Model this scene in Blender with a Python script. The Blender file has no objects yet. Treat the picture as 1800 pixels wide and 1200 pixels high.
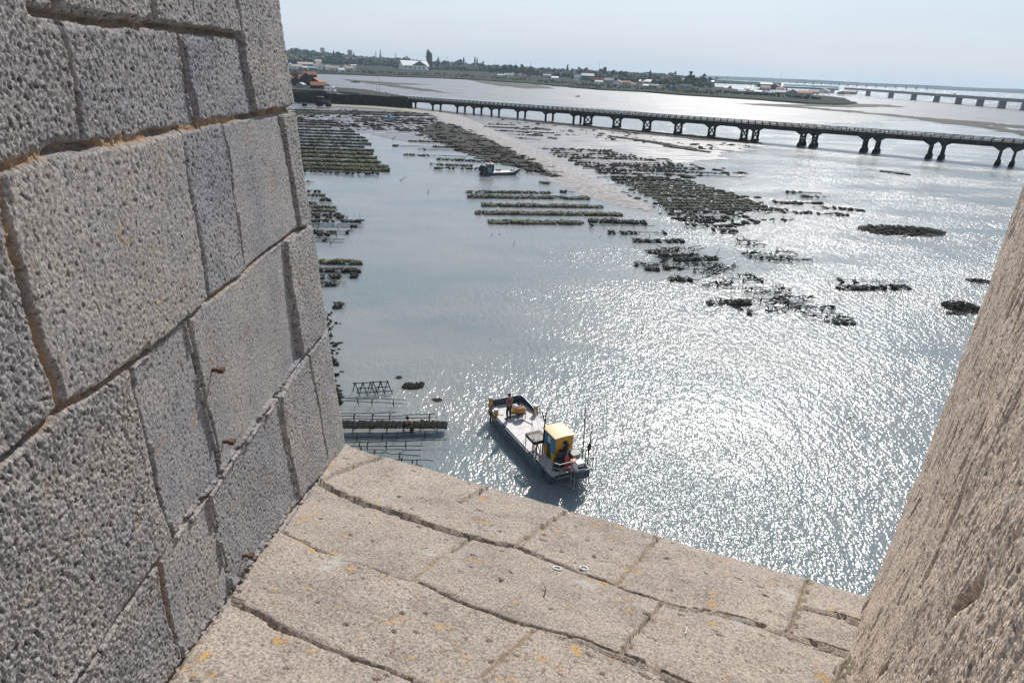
import bpy, bmesh, math, random
import numpy as np
from mathutils import Vector, Matrix
from mathutils.geometry import tessellate_polygon

SC = bpy.context.scene
COL = SC.collection
R = math.radians
random.seed(7)

# ------------------------------------------------------------------ camera
FPX = 1150.0                       # focal length in pixels of an 1800 px wide frame
ROLL = math.atan(0.0426)
PITCH = math.atan(480 * math.cos(ROLL) / FPX)
EYE = np.array([0.0, 0.0, 21.0])
_f = np.array([0, math.cos(PITCH), -math.sin(PITCH)])
_u = np.array([0, math.sin(PITCH), math.cos(PITCH)])
_r = np.array([1.0, 0, 0])
c_, s_ = math.cos(ROLL), math.sin(ROLL)
CR = c_ * _r + s_ * _u
CU = -s_ * _r + c_ * _u
CF = _f
cam_d = bpy.data.cameras.new('camera')
cam = bpy.data.objects.new('camera', cam_d)
COL.objects.link(cam)
cam_d.sensor_width = 36
cam_d.lens = FPX / 1800 * 36
cam_d.clip_start = 0.02
cam_d.clip_end = 90000
M = Matrix.Identity(4)
for i in range(3):
    M[i][0] = CR[i]; M[i][1] = CU[i]; M[i][2] = -CF[i]; M[i][3] = EYE[i]
cam.matrix_world = M
SC.camera = cam

# ------------------------------------------------------------------ sky, sun, exposure
SUN_AZ, SUN_EL = R(17), R(39)
w = bpy.data.worlds.new('World'); SC.world = w; w.use_nodes = True
nt = w.node_tree
bg = nt.nodes['Background']
sky = nt.nodes.new('ShaderNodeTexSky')
sky.sky_type = 'NISHITA'; sky.sun_disc = False
sky.sun_elevation = SUN_EL; sky.sun_rotation = SUN_AZ
sky.air_density = 1.0; sky.dust_density = 0.1; sky.ozone_density = 1.6
hs = nt.nodes.new('ShaderNodeHueSaturation')
hs.inputs['Saturation'].default_value = 0.6
nt.links.new(sky.outputs[0], hs.inputs['Color'])
# pale lavender haze band of the sky, thinning with elevation
tcw = nt.nodes.new('ShaderNodeTexCoord'); sxw = nt.nodes.new('ShaderNodeSeparateXYZ')
nt.links.new(tcw.outputs['Generated'], sxw.inputs[0])
m1 = nt.nodes.new('ShaderNodeMath'); m1.operation = 'SUBTRACT'; m1.use_clamp = True; m1.inputs[0].default_value = 1.0
nt.links.new(sxw.outputs[2], m1.inputs[1])
m2 = nt.nodes.new('ShaderNodeMath'); m2.operation = 'POWER'; m2.inputs[1].default_value = 3.0
nt.links.new(m1.outputs[0], m2.inputs[0])
m3 = nt.nodes.new('ShaderNodeMath'); m3.operation = 'MULTIPLY'; m3.inputs[1].default_value = 0.97
nt.links.new(m2.outputs[0], m3.inputs[0])
mxw = nt.nodes.new('ShaderNodeMix'); mxw.data_type = 'RGBA'
nt.links.new(m3.outputs[0], mxw.inputs[0]); nt.links.new(hs.outputs[0], mxw.inputs[6])
# a few thin high clouds
ncw = nt.nodes.new('ShaderNodeTexNoise'); ncw.inputs['Scale'].default_value = 2.2; ncw.inputs['Detail'].default_value = 5
mpw = nt.nodes.new('ShaderNodeMapping'); mpw.inputs['Scale'].default_value = (1, 1, 9)
nt.links.new(tcw.outputs['Generated'], mpw.inputs[0]); nt.links.new(mpw.outputs[0], ncw.inputs['Vector'])
crw = nt.nodes.new('ShaderNodeValToRGB')
k_ = 1 / 0.11
crw.color_ramp.elements[0].position = .35; crw.color_ramp.elements[0].color = (0.440 * k_, 0.500 * k_, 0.600 * k_, 1)
crw.color_ramp.elements[1].position = .75; crw.color_ramp.elements[1].color = (0.520 * k_, 0.555 * k_, 0.625 * k_, 1)
nt.links.new(ncw.outputs['Fac'], crw.inputs['Fac']); nt.links.new(crw.outputs[0], mxw.inputs[7])
nt.links.new(mxw.outputs[2], bg.inputs[0])
bg.inputs[1].default_value = 0.11
sd = bpy.data.lights.new('sun', 'SUN'); so = bpy.data.objects.new('sun', sd); COL.objects.link(so)
sd.energy = 4.2; sd.angle = R(0.53); sd.color = (1.0, 0.945, 0.88)
SUN = Vector((math.sin(SUN_AZ) * math.cos(SUN_EL), math.cos(SUN_AZ) * math.cos(SUN_EL), math.sin(SUN_EL)))
so.rotation_euler = (-SUN).to_track_quat('-Z', 'Y').to_euler()
SC.view_settings.view_transform = 'Standard'
SC.view_settings.look = 'None'
SC.view_settings.exposure = 0.3
SC.view_settings.gamma = 1.0
SC.cycles.use_denoising = True
SC.cycles.max_bounces = 6
SC.cycles.volume_bounces = 1
SC.cycles.sample_clamp_indirect = 4

# ------------------------------------------------------------------ helpers
def ray(px, py):
    d = CF * FPX + CR * (px - 900) + CU * (600 - py)
    return d / np.linalg.norm(d)
def at(px, py, z=0.0):
    d = ray(px, py); t = (z - 21.0) / d[2]
    return Vector((d[0] * t, d[1] * t, z))
def zat(px, py, r):
    d = ray(px, py); return 21.0 + r * d[2] / math.hypot(d[0], d[1])
def dirpt(px, py, r):
    d = ray(px, py); k = r / math.hypot(d[0], d[1])
    return Vector((d[0] * k, d[1] * k, 21 + d[2] * k))
def horizon(px): return 120 + 0.0426 * (px - 900)
ORD = ['', 'first', 'second', 'third', 'fourth', 'fifth', 'sixth', 'seventh', 'eighth', 'ninth', 'tenth', 'eleventh',
       'twelfth', 'thirteenth', 'fourteenth', 'fifteenth', 'sixteenth', 'seventeenth', 'eighteenth', 'nineteenth', 'twentieth']
ORD += ['twenty-' + o for o in ORD[1:10]] + ['thirtieth'] + ['thirty-' + o for o in ORD[1:10]] + ['fortieth'] + ['forty-' + o for o in ORD[1:10]]

def tag(o, label=None, cat=None, group=None, kind=None):
    if label: o['label'] = label
    if cat: o['category'] = cat
    if group: o['group'] = group
    if kind: o['kind'] = kind
    return o
def empty(name, loc=(0, 0, 0), rz=0.0):
    o = bpy.data.objects.new(name, None); COL.objects.link(o)
    o.location = loc; o.rotation_euler = (0, 0, rz); o.empty_display_size = 0.2
    return o

class MB:
    def __init__(s): s.v = []; s.f = []
    def add(s, vs, fs):
        n = len(s.v); s.v += [tuple(v) for v in vs]; s.f += [tuple(i + n for i in f) for f in fs]
    def box(s, c, size, rot=None, taper=1.0):
        hx, hy, hz = size[0] / 2, size[1] / 2, size[2] / 2
        vs = []
        for z, t in ((-hz, 1.0), (hz, taper)):
            for x, y in ((-hx, -hy), (hx, -hy), (hx, hy), (-hx, hy)): vs.append(Vector((x * t, y * t, z)))
        if rot is not None: vs = [rot @ v for v in vs]
        c = Vector(c)
        s.add([v + c for v in vs], [(3, 2, 1, 0), (4, 5, 6, 7), (0, 1, 5, 4), (1, 2, 6, 5), (2, 3, 7, 6), (3, 0, 4, 7)])
    def tube(s, pts, rad, n=6, cap=True):
        pts = [Vector(p) for p in pts]
        rads = rad if isinstance(rad, (list, tuple)) else [rad] * len(pts)
        rings = []; b = len(s.v)
        for i, p in enumerate(pts):
            t = (pts[min(i + 1, len(pts) - 1)] - pts[max(i - 1, 0)])
            if t.length < 1e-9: t = Vector((0, 0, 1))
            t.normalize()
            a = Vector((0, 0, 1)) if abs(t.z) < 0.9 else Vector((1, 0, 0))
            e1 = t.cross(a).normalized(); e2 = t.cross(e1)
            for k in range(n):
                th = 2 * math.pi * k / n
                s.v.append(tuple(p + (e1 * math.cos(th) + e2 * math.sin(th)) * rads[i]))
        for i in range(len(pts) - 1):
            for k in range(n):
                k2 = (k + 1) % n
                s.f.append((b + i * n + k, b + (i + 1) * n + k, b + (i + 1) * n + k2, b + i * n + k2))
        if cap:
            s.f.append(tuple(b + k for k in range(n)))
            e = b + (len(pts) - 1) * n
            s.f.append(tuple(e + k for k in reversed(range(n))))
    def lathe(s, prof, c=(0, 0, 0), n=14, rot=None):
        b = len(s.v); c = Vector(c)
        for r, z in prof:
            for k in range(n):
                th = 2 * math.pi * k / n
                v = Vector((r * math.cos(th), r * math.sin(th), z))
                if rot is not None: v = rot @ v
                s.v.append(tuple(v + c))
        for i in range(len(prof) - 1):
            for k in range(n):
                k2 = (k + 1) % n
                s.f.append((b + i * n + k, b + i * n + k2, b + (i + 1) * n + k2, b + (i + 1) * n + k))
        s.f.append(tuple(b + k for k in reversed(range(n))))
        e = b + (len(prof) - 1) * n
        s.f.append(tuple(e + k for k in range(n)))
    def prism(s, poly, axis_from, axis_to):
        n = len(poly); a = Vector(axis_from); b = Vector(axis_to)
        s.add([Vector(p) + a for p in poly] + [Vector(p) + b for p in poly],
              [tuple(reversed(range(n))), tuple(range(n, 2 * n))] + [(i, (i + 1) % n, n + (i + 1) % n, n + i) for i in range(n)])
    def blob(s, c, r, seed=0, n=6, m=5, jit=0.25):
        rnd = random.Random(seed); c = Vector(c); b = len(s.v)
        r = r if isinstance(r, (tuple, list)) else (r, r, r)
        for j in range(1, m):
            ph = math.pi * j / m
            for k in range(n):
                th = 2 * math.pi * (k + 0.5 * (j % 2)) / n
                q = 1 + rnd.uniform(-jit, jit)
                s.v.append((c.x + r[0] * q * math.sin(ph) * math.cos(th), c.y + r[1] * q * math.sin(ph) * math.sin(th), c.z + r[2] * q * math.cos(ph)))
        t = len(s.v); s.v.append((c.x, c.y, c.z + r[2])); s.v.append((c.x, c.y, c.z - r[2]))
        for j in range(m - 2):
            for k in range(n):
                k2 = (k + 1) % n
                s.f.append((b + j * n + k, b + (j + 1) * n + k, b + (j + 1) * n + k2, b + j * n + k2))
        for k in range(n):
            k2 = (k + 1) % n
            s.f.append((t, b + k, b + k2)); s.f.append((t + 1, b + (m - 2) * n + k2, b + (m - 2) * n + k))
    def mesh(s, name, mat, smooth=False):
        me = bpy.data.meshes.new(name); me.from_pydata(s.v, [], s.f); me.update()
        if mat: me.materials.append(mat)
        if smooth:
            me.polygons.foreach_set('use_smooth', [True] * len(me.polygons))
        return me
    def build(s, name, mat, parent=None, smooth=False):
        o = bpy.data.objects.new(name, s.mesh(name, mat, smooth)); COL.objects.link(o)
        if parent: o.parent = parent
        return o

# ------------------------------------------------------------------ materials
def new_mat(name):
    m = bpy.data.materials.new(name); m.use_nodes = True
    return m, m.node_tree, m.node_tree.nodes['Principled BSDF']
def N(nt, t, **kw):
    n = nt.nodes.new(t)
    for k, v in kw.items():
        if k in n.inputs: n.inputs[k].default_value = v
        else: setattr(n, k, v)
    return n
def pm(name, col, rough=0.6, var=0.25, scale=3.0, bump=0.0, bscale=None, metal=0.0, spec=0.5, col2=None, coord='Object'):
    """procedural material: colour broken up by two noises, optional bump"""
    m, nt, b = new_mat(name)
    tc = N(nt, 'ShaderNodeTexCoord')
    n1 = N(nt, 'ShaderNodeTexNoise', Scale=scale, Detail=6.0, Roughness=0.65)
    nt.links.new(tc.outputs[coord], n1.inputs['Vector'])
    cr = N(nt, 'ShaderNodeValToRGB')
    c2 = col2 if col2 else tuple(min(1, c * (1 + var)) for c in col)
    c1 = tuple(c * (1 - var) for c in col)
    cr.color_ramp.elements[0].position = 0.32; cr.color_ramp.elements[0].color = (*c1, 1)
    cr.color_ramp.elements[1].position = 0.68; cr.color_ramp.elements[1].color = (*c2, 1)
    nt.links.new(n1.outputs['Fac'], cr.inputs['Fac'])
    nt.links.new(cr.outputs['Color'], b.inputs['Base Color'])
    b.inputs['Roughness'].default_value = rough
    b.inputs['Metallic'].default_value = metal
    b.inputs['Specular IOR Level'].default_value = spec
    if bump:
        n2 = N(nt, 'ShaderNodeTexNoise', Scale=bscale or scale * 4, Detail=5.0)
        nt.links.new(tc.outputs[coord], n2.inputs['Vector'])
        bp = N(nt, 'ShaderNodeBump', Strength=min(1, bump), Distance=0.05 * max(1, bump))
        nt.links.new(n2.outputs['Fac'], bp.inputs['Height'])
        nt.links.new(bp.outputs['Normal'], b.inputs['Normal'])
    return m

def stone_mat(name, cold, warm, dark, mortar, lichen=0.0, pale=0.0, grime=0.0):
    m, nt, b = new_mat(name)
    L = nt.links.new
    tc = N(nt, 'ShaderNodeTexCoord')
    def noise(scale, detail=6.0, rough=0.6):
        n = N(nt, 'ShaderNodeTexNoise', Scale=scale, Detail=detail, Roughness=rough)
        L(tc.outputs['Object'], n.inputs['Vector']); return n
    def ramp(src, p0, c0, p1, c1):
        r = N(nt, 'ShaderNodeValToRGB')
        r.color_ramp.elements[0].position = p0; r.color_ramp.elements[0].color = c0
        r.color_ramp.elements[1].position = p1; r.color_ramp.elements[1].color = c1
        L(src, r.inputs['Fac']); return r
    def mix(fac, a, bb, blend='MIX'):
        x = N(nt, 'ShaderNodeMix', data_type='RGBA', blend_type=blend)
        if isinstance(fac, float): x.inputs[0].default_value = fac
        else: L(fac, x.inputs[0])
        for s, i in ((a, 6), (bb, 7)):
            if isinstance(s, tuple): x.inputs[i].default_value = s
            else: L(s, x.inputs[i])
        return x.outputs[2]
    at_t = N(nt, 'ShaderNodeAttribute', attribute_name='tint')
    at_m = N(nt, 'ShaderNodeAttribute', attribute_name='mortar')
    at_p = N(nt, 'ShaderNodeAttribute', attribute_name='pit')
    big = noise(3.5, 4.0, 0.7)
    add = N(nt, 'ShaderNodeMath', operation='ADD'); L(big.outputs['Fac'], add.inputs[0]); L(at_t.outputs['Fac'], add.inputs[1])
    base = ramp(add.outputs[0], 0.3, (*cold, 1), 0.75, (*warm, 1)).outputs['Color']
    grain = ramp(noise(170.0, 3.0, 0.7).outputs['Fac'], 0.36, (0.52, 0.52, 0.54, 1), 0.66, (1.3, 1.27, 1.22, 1)).outputs['Color']
    base = mix(1.0, base, grain, 'MULTIPLY')
    spots = ramp(noise(48.0, 4.0, 0.6).outputs['Fac'], 0.60, (0, 0, 0, 1), 0.72, (1, 1, 1, 1)).outputs['Color']
    sp2 = N(nt, 'ShaderNodeMath', operation='MULTIPLY'); L(spots, sp2.inputs[0]); sp2.inputs[1].default_value = 0.6
    base = mix(sp2.outputs[0], base, (*dark, 1))
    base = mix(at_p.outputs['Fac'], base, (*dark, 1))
    if pale:
        pl = ramp(noise(5.5, 5.0, 0.62).outputs['Fac'], 0.635, (0, 0, 0, 1), 0.69, (pale,) * 3 + (1,)).outputs['Color']
        base = mix(pl, base, (0.46, 0.46, 0.45, 1))
    if grime:   # dark crust of old algae in irregular patches
        g1 = ramp(noise(6.5, 6.0, 0.7).outputs['Fac'], 0.47, (0, 0, 0, 1), 0.66, (1, 1, 1, 1)).outputs['Color']
        g2 = ramp(noise(120.0, 3.0, 0.65).outputs['Fac'], 0.40, (0, 0, 0, 1), 0.62, (grime,) * 3 + (1,)).outputs['Color']
        gg = N(nt, 'ShaderNodeMath', operation='MULTIPLY'); L(g1, gg.inputs[0]); L(g2, gg.inputs[1])
        base = mix(gg.outputs[0], base, (0.12, 0.112, 0.108, 1))
    if lichen:
        a1 = ramp(noise(13.0, 5.0, 0.65).outputs['Fac'], 0.605, (0, 0, 0, 1), 0.655, (1, 1, 1, 1)).outputs['Color']
        a2 = ramp(noise(85.0, 3.0, 0.6).outputs['Fac'], 0.42, (0, 0, 0, 1), 0.58, (lichen,) * 3 + (1,)).outputs['Color']
        mm = N(nt, 'ShaderNodeMath', operation='MULTIPLY'); L(a1, mm.inputs[0]); L(a2, mm.inputs[1])
        base = mix(mm.outputs[0], base, (0.52, 0.31, 0.085, 1))
    mc = ramp(noise(60.0, 4.0, 0.7).outputs['Fac'], 0.35, tuple(c * 0.55 for c in mortar) + (1,), 0.65, (*mortar, 1)).outputs['Color']
    base = mix(at_m.outputs['Fac'], base, mc)
    L(base, b.inputs['Base Color'])
    b.inputs['Roughness'].default_value = 0.95
    b.inputs['Specular IOR Level'].default_value = 0.15
    bp = N(nt, 'ShaderNodeBump', Strength=0.9, Distance=0.004)
    L(noise(230.0, 4.0, 0.7).outputs['Fac'], bp.inputs['Height'])
    L(bp.outputs['Normal'], b.inputs['Normal'])
    return m

def water_mat():
    m, nt, b = new_mat('sea_water')
    L = nt.links.new
    g = bpy.data.node_groups.new('wave_height', 'ShaderNodeTree')
    g.interface.new_socket('Vector', in_out='INPUT', socket_type='NodeSocketVector')
    g.interface.new_socket('Height', in_out='OUTPUT', socket_type='NodeSocketFloat')
    gi = g.nodes.new('NodeGroupInput'); go = g.nodes.new('NodeGroupOutput')
    prev = None
    for sc, amp, rot, sy, det in WAVES:
        mp = g.nodes.new('ShaderNodeMapping'); mp.inputs['Rotation'].default_value = (0, 0, R(rot))
        mp.inputs['Scale'].default_value = (sc, sc * sy, 1)
        g.links.new(gi.outputs[0], mp.inputs['Vector'])
        n = g.nodes.new('ShaderNodeTexNoise'); n.inputs['Scale'].default_value = 1.0
        n.inputs['Detail'].default_value = det; n.inputs['Roughness'].default_value = 0.5
        n.noise_dimensions = '2D'
        g.links.new(mp.outputs[0], n.inputs['Vector'])
        mu = g.nodes.new('ShaderNodeMath'); mu.operation = 'MULTIPLY'; mu.inputs[1].default_value = amp
        g.links.new(n.outputs['Fac'], mu.inputs[0])
        if prev is None: prev = mu.outputs[0]
        else:
            ad = g.nodes.new('ShaderNodeMath'); ad.operation = 'ADD'
            g.links.new(prev, ad.inputs[0]); g.links.new(mu.outputs[0], ad.inputs[1]); prev = ad.outputs[0]
    g.links.new(prev, go.inputs[0])
    geo = N(nt, 'ShaderNodeNewGeometry')
    E = 0.03
    hs = []
    for off in ((0, 0, 0), (E, 0, 0), (0, E, 0)):
        va = N(nt, 'ShaderNodeVectorMath', operation='ADD'); va.inputs[1].default_value = off
        L(geo.outputs['Position'], va.inputs[0])
        gn = nt.nodes.new('ShaderNodeGroup'); gn.node_tree = g
        L(va.outputs[0], gn.inputs[0]); hs.append(gn.outputs[0])
    # gusts: patches of calmer and rougher water
    gm = N(nt, 'ShaderNodeMapping'); gm.inputs['Scale'].default_value = (0.035, 0.09, 1); gm.inputs['Rotation'].default_value = (0, 0, R(12))
    L(geo.outputs['Position'], gm.inputs['Vector'])
    gn = N(nt, 'ShaderNodeTexNoise', Scale=1.0, Detail=3.0, Roughness=0.55); gn.noise_dimensions = '2D'
    L(gm.outputs[0], gn.inputs['Vector'])
    gr = N(nt, 'ShaderNodeMapRange'); gr.inputs[1].default_value = 0.33; gr.inputs[2].default_value = 0.62
    gr.inputs[3].default_value = 0.5; gr.inputs[4].default_value = 1.12
    L(gn.outputs['Fac'], gr.inputs[0])
    # the water in the lee of the fort and the spit (left) lies calmer than the open channel
    sx_ = N(nt, 'ShaderNodeSeparateXYZ'); L(geo.outputs['Position'], sx_.inputs[0])
    ly = N(nt, 'ShaderNodeMath', operation='MULTIPLY'); L(sx_.outputs[1], ly.inputs[0]); ly.inputs[1].default_value = 0.20
    lx = N(nt, 'ShaderNodeMath', operation='SUBTRACT'); L(sx_.outputs[0], lx.inputs[0]); L(ly.outputs[0], lx.inputs[1])
    wn_ = N(nt, 'ShaderNodeMath', operation='MULTIPLY_ADD'); L(gn.outputs['Fac'], wn_.inputs[0]); wn_.inputs[1].default_value = 30.0; L(lx.outputs[0], wn_.inputs[2])
    lee = N(nt, 'ShaderNodeMapRange', interpolation_type='SMOOTHSTEP'); L(wn_.outputs[0], lee.inputs[0])
    lee.inputs[1].default_value = -10.0; lee.inputs[2].default_value = 27.0; lee.inputs[3].default_value = 0.36; lee.inputs[4].default_value = 1.0
    gl = N(nt, 'ShaderNodeMath', operation='MULTIPLY'); L(gr.outputs[0], gl.inputs[0]); L(lee.outputs[0], gl.inputs[1])
    sl = []
    for i in (1, 2):
        s = N(nt, 'ShaderNodeMath', operation='SUBTRACT'); L(hs[0], s.inputs[0]); L(hs[i], s.inputs[1])
        d = N(nt, 'ShaderNodeMath', operation='MULTIPLY'); L(s.outputs[0], d.inputs[0]); d.inputs[1].default_value = 1 / E
        k = N(nt, 'ShaderNodeMath', operation='MULTIPLY'); L(d.outputs[0], k.inputs[0]); L(gl.outputs[0], k.inputs[1])
        sl.append(k.outputs[0])
    cb = N(nt, 'ShaderNodeCombineXYZ'); L(sl[0], cb.inputs[0]); L(sl[1], cb.inputs[1]); cb.inputs[2].default_value = 1
    nm = N(nt, 'ShaderNodeVectorMath', operation='NORMALIZE'); L(cb.outputs[0], nm.inputs[0])
    L(nm.outputs[0], b.inputs['Normal'])
    tm = N(nt, 'ShaderNodeMapping'); tm.inputs['Scale'].default_value = (0.05, 0.11, 1)
    L(geo.outputs['Position'], tm.inputs['Vector'])
    tn = N(nt, 'ShaderNodeTexNoise', Scale=1.0, Detail=5.0, Roughness=0.6); tn.noise_dimensions = '2D'
    L(tm.outputs[0], tn.inputs['Vector'])
    cr = N(nt, 'ShaderNodeValToRGB')
    cr.color_ramp.elements[0].position = 0.35; cr.color_ramp.elements[0].color = (*WATER_A, 1)
    cr.color_ramp.elements[1].position = 0.68; cr.color_ramp.elements[1].color = (*WATER_B, 1)
    L(tn.outputs['Fac'], cr.inputs['Fac']); L(cr.outputs['Color'], b.inputs['Base Color'])
    b.inputs['Roughness'].default_value = 0.2
    b.inputs['IOR'].default_value = 1.333
    m.node_tree.nodes['Principled BSDF'].subsurface_method = 'BURLEY'
    b.inputs['Subsurface Weight'].default_value = 0.85
    b.inputs['Subsurface Radius'].default_value = (0.5, 0.9, 1.0)
    b.inputs['Subsurface Scale'].default_value = 1.0
    return m
#        scale  amp   rot  stretch detail
WAVES = [(0.45, 0.13, 24, 0.45, 1.0), (2.3, 0.125, -18, 0.5, 2.0), (7.5, 0.055, 30, 0.6, 1.0)]
WATER_A = (0.172, 0.207, 0.212); WATER_B = (0.238, 0.247, 0.240)

# ------------------------------------------------------------------ numpy noise
def _perlin(x, y, seed):
    rs = np.random.RandomState(seed)
    perm = rs.permutation(256); perm = np.concatenate([perm, perm])
    ang = rs.rand(256) * 2 * np.pi
    gx, gy = np.cos(ang).astype(np.float32), np.sin(ang).astype(np.float32)
    xi = np.floor(x).astype(np.int64); yi = np.floor(y).astype(np.int64)
    xf = (x - xi).astype(np.float32); yf = (y - yi).astype(np.float32)
    xi &= 255; yi &= 255
    u = xf * xf * xf * (xf * (xf * 6 - 15) + 10); v = yf * yf * yf * (yf * (yf * 6 - 15) + 10)
    def gr(ix, iy, fx, fy):
        h = perm[perm[ix & 255] + (iy & 255)]
        return gx[h] * fx + gy[h] * fy
    a = gr(xi, yi, xf, yf); b = gr(xi + 1, yi, xf - 1, yf); c = gr(xi, yi + 1, xf, yf - 1); d = gr(xi + 1, yi + 1, xf - 1, yf - 1)
    return (a + u * (b - a)) * (1 - v) + (c + u * (d - c)) * v
def fbm(x, y, sc, oct=4, seed=0, gain=0.55, lac=2.1):
    t = 0; a = 1.0; f = sc
    for o in range(oct):
        t = t + a * _perlin(x * f + 17.3 * o, y * f - 9.1 * o, seed * 31 + o); a *= gain; f *= lac
    return t

def segdist(u, v, segs):
    """distance to the nearest joint, with its width and mortar flag"""
    best = np.full(u.shape, 9.0, np.float32); wd = np.full(u.shape, 0.01, np.float32); mo = np.zeros(u.shape, np.float32)
    for (a, b, width, mort) in segs:
        ax, ay = a; bx, by = b
        dx, dy = bx - ax, by - ay; L2 = dx * dx + dy * dy + 1e-12
        pad = 0.12
        t = np.clip(((u - ax) * dx + (v - ay) * dy) / L2, 0, 1)
        d = np.hypot(u - ax - t * dx, v - ay - t * dy).astype(np.float32)
        k = d < best
        best[k] = d[k]; wd[k] = width; mo[k] = mort
    return best, wd, mo

def blocks(segs, u0, u1, v0, v1, cell=0.012):
    """label the stones between the joints on a coarse raster"""
    nu, nv = int((u1 - u0) / cell) + 1, int((v1 - v0) / cell) + 1
    U, V = np.meshgrid(u0 + (np.arange(nu) + .5) * cell, v0 + (np.arange(nv) + .5) * cell, indexing='ij')
    d, _, _ = segdist(U, V, segs)
    free = d > cell * 0.75
    lab = np.zeros((nu, nv), np.int32); cur = 0
    for i in range(nu):
        for j in range(nv):
            if free[i, j] and lab[i, j] == 0:
                cur += 1; st = [(i, j)]; lab[i, j] = cur
                while st:
                    x, y = st.pop()
                    for X, Y in ((x + 1, y), (x - 1, y), (x, y + 1), (x, y - 1)):
                        if 0 <= X < nu and 0 <= Y < nv and free[X, Y] and lab[X, Y] == 0:
                            lab[X, Y] = cur; st.append((X, Y))
    return lab, cur, (u0, v0, cell)

def grid_mesh(name, P, attrs, mat, caps=()):
    nu, nv = P.shape[:2]
    me = bpy.data.meshes.new(name)
    idx = np.arange(nu * nv).reshape(nu, nv)
    q = np.stack([idx[:-1, :-1], idx[1:, :-1], idx[1:, 1:], idx[:-1, 1:]], -1).reshape(-1, 4)
    nq = len(q)
    loops = [q.reshape(-1)]; starts = [np.arange(nq) * 4]; tot = nq * 4
    for c in caps:
        c = np.array(c); loops.append(c); starts.append(np.array([tot])); tot += len(c)
    loops = np.concatenate(loops); starts = np.concatenate(starts)
    me.vertices.add(nu * nv); me.vertices.foreach_set('co', P.reshape(-1).astype(np.float32))
    me.loops.add(len(loops)); me.loops.foreach_set('vertex_index', loops.astype(np.int32))
    me.polygons.add(len(starts)); me.polygons.foreach_set('loop_start', starts.astype(np.int32))
    me.polygons.foreach_set('use_smooth', np.ones(len(starts), bool))
    for k, a in attrs.items():
        at_ = me.attributes.new(k, 'FLOAT', 'POINT'); at_.data.foreach_set('value', a.reshape(-1).astype(np.float32))
    me.update(calc_edges=True); me.validate()
    me.materials.append(mat)
    o = bpy.data.objects.new(name, me); COL.objects.link(o)
    return o

JW = 0.52
def poly_segs(lines, tofn):
    out = []
    for pts, width, mort in lines:
        q = [tofn(*p) for p in pts]
        for a, b in zip(q[:-1], q[1:]): out.append((a, b, width * JW, mort))
    return out

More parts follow.
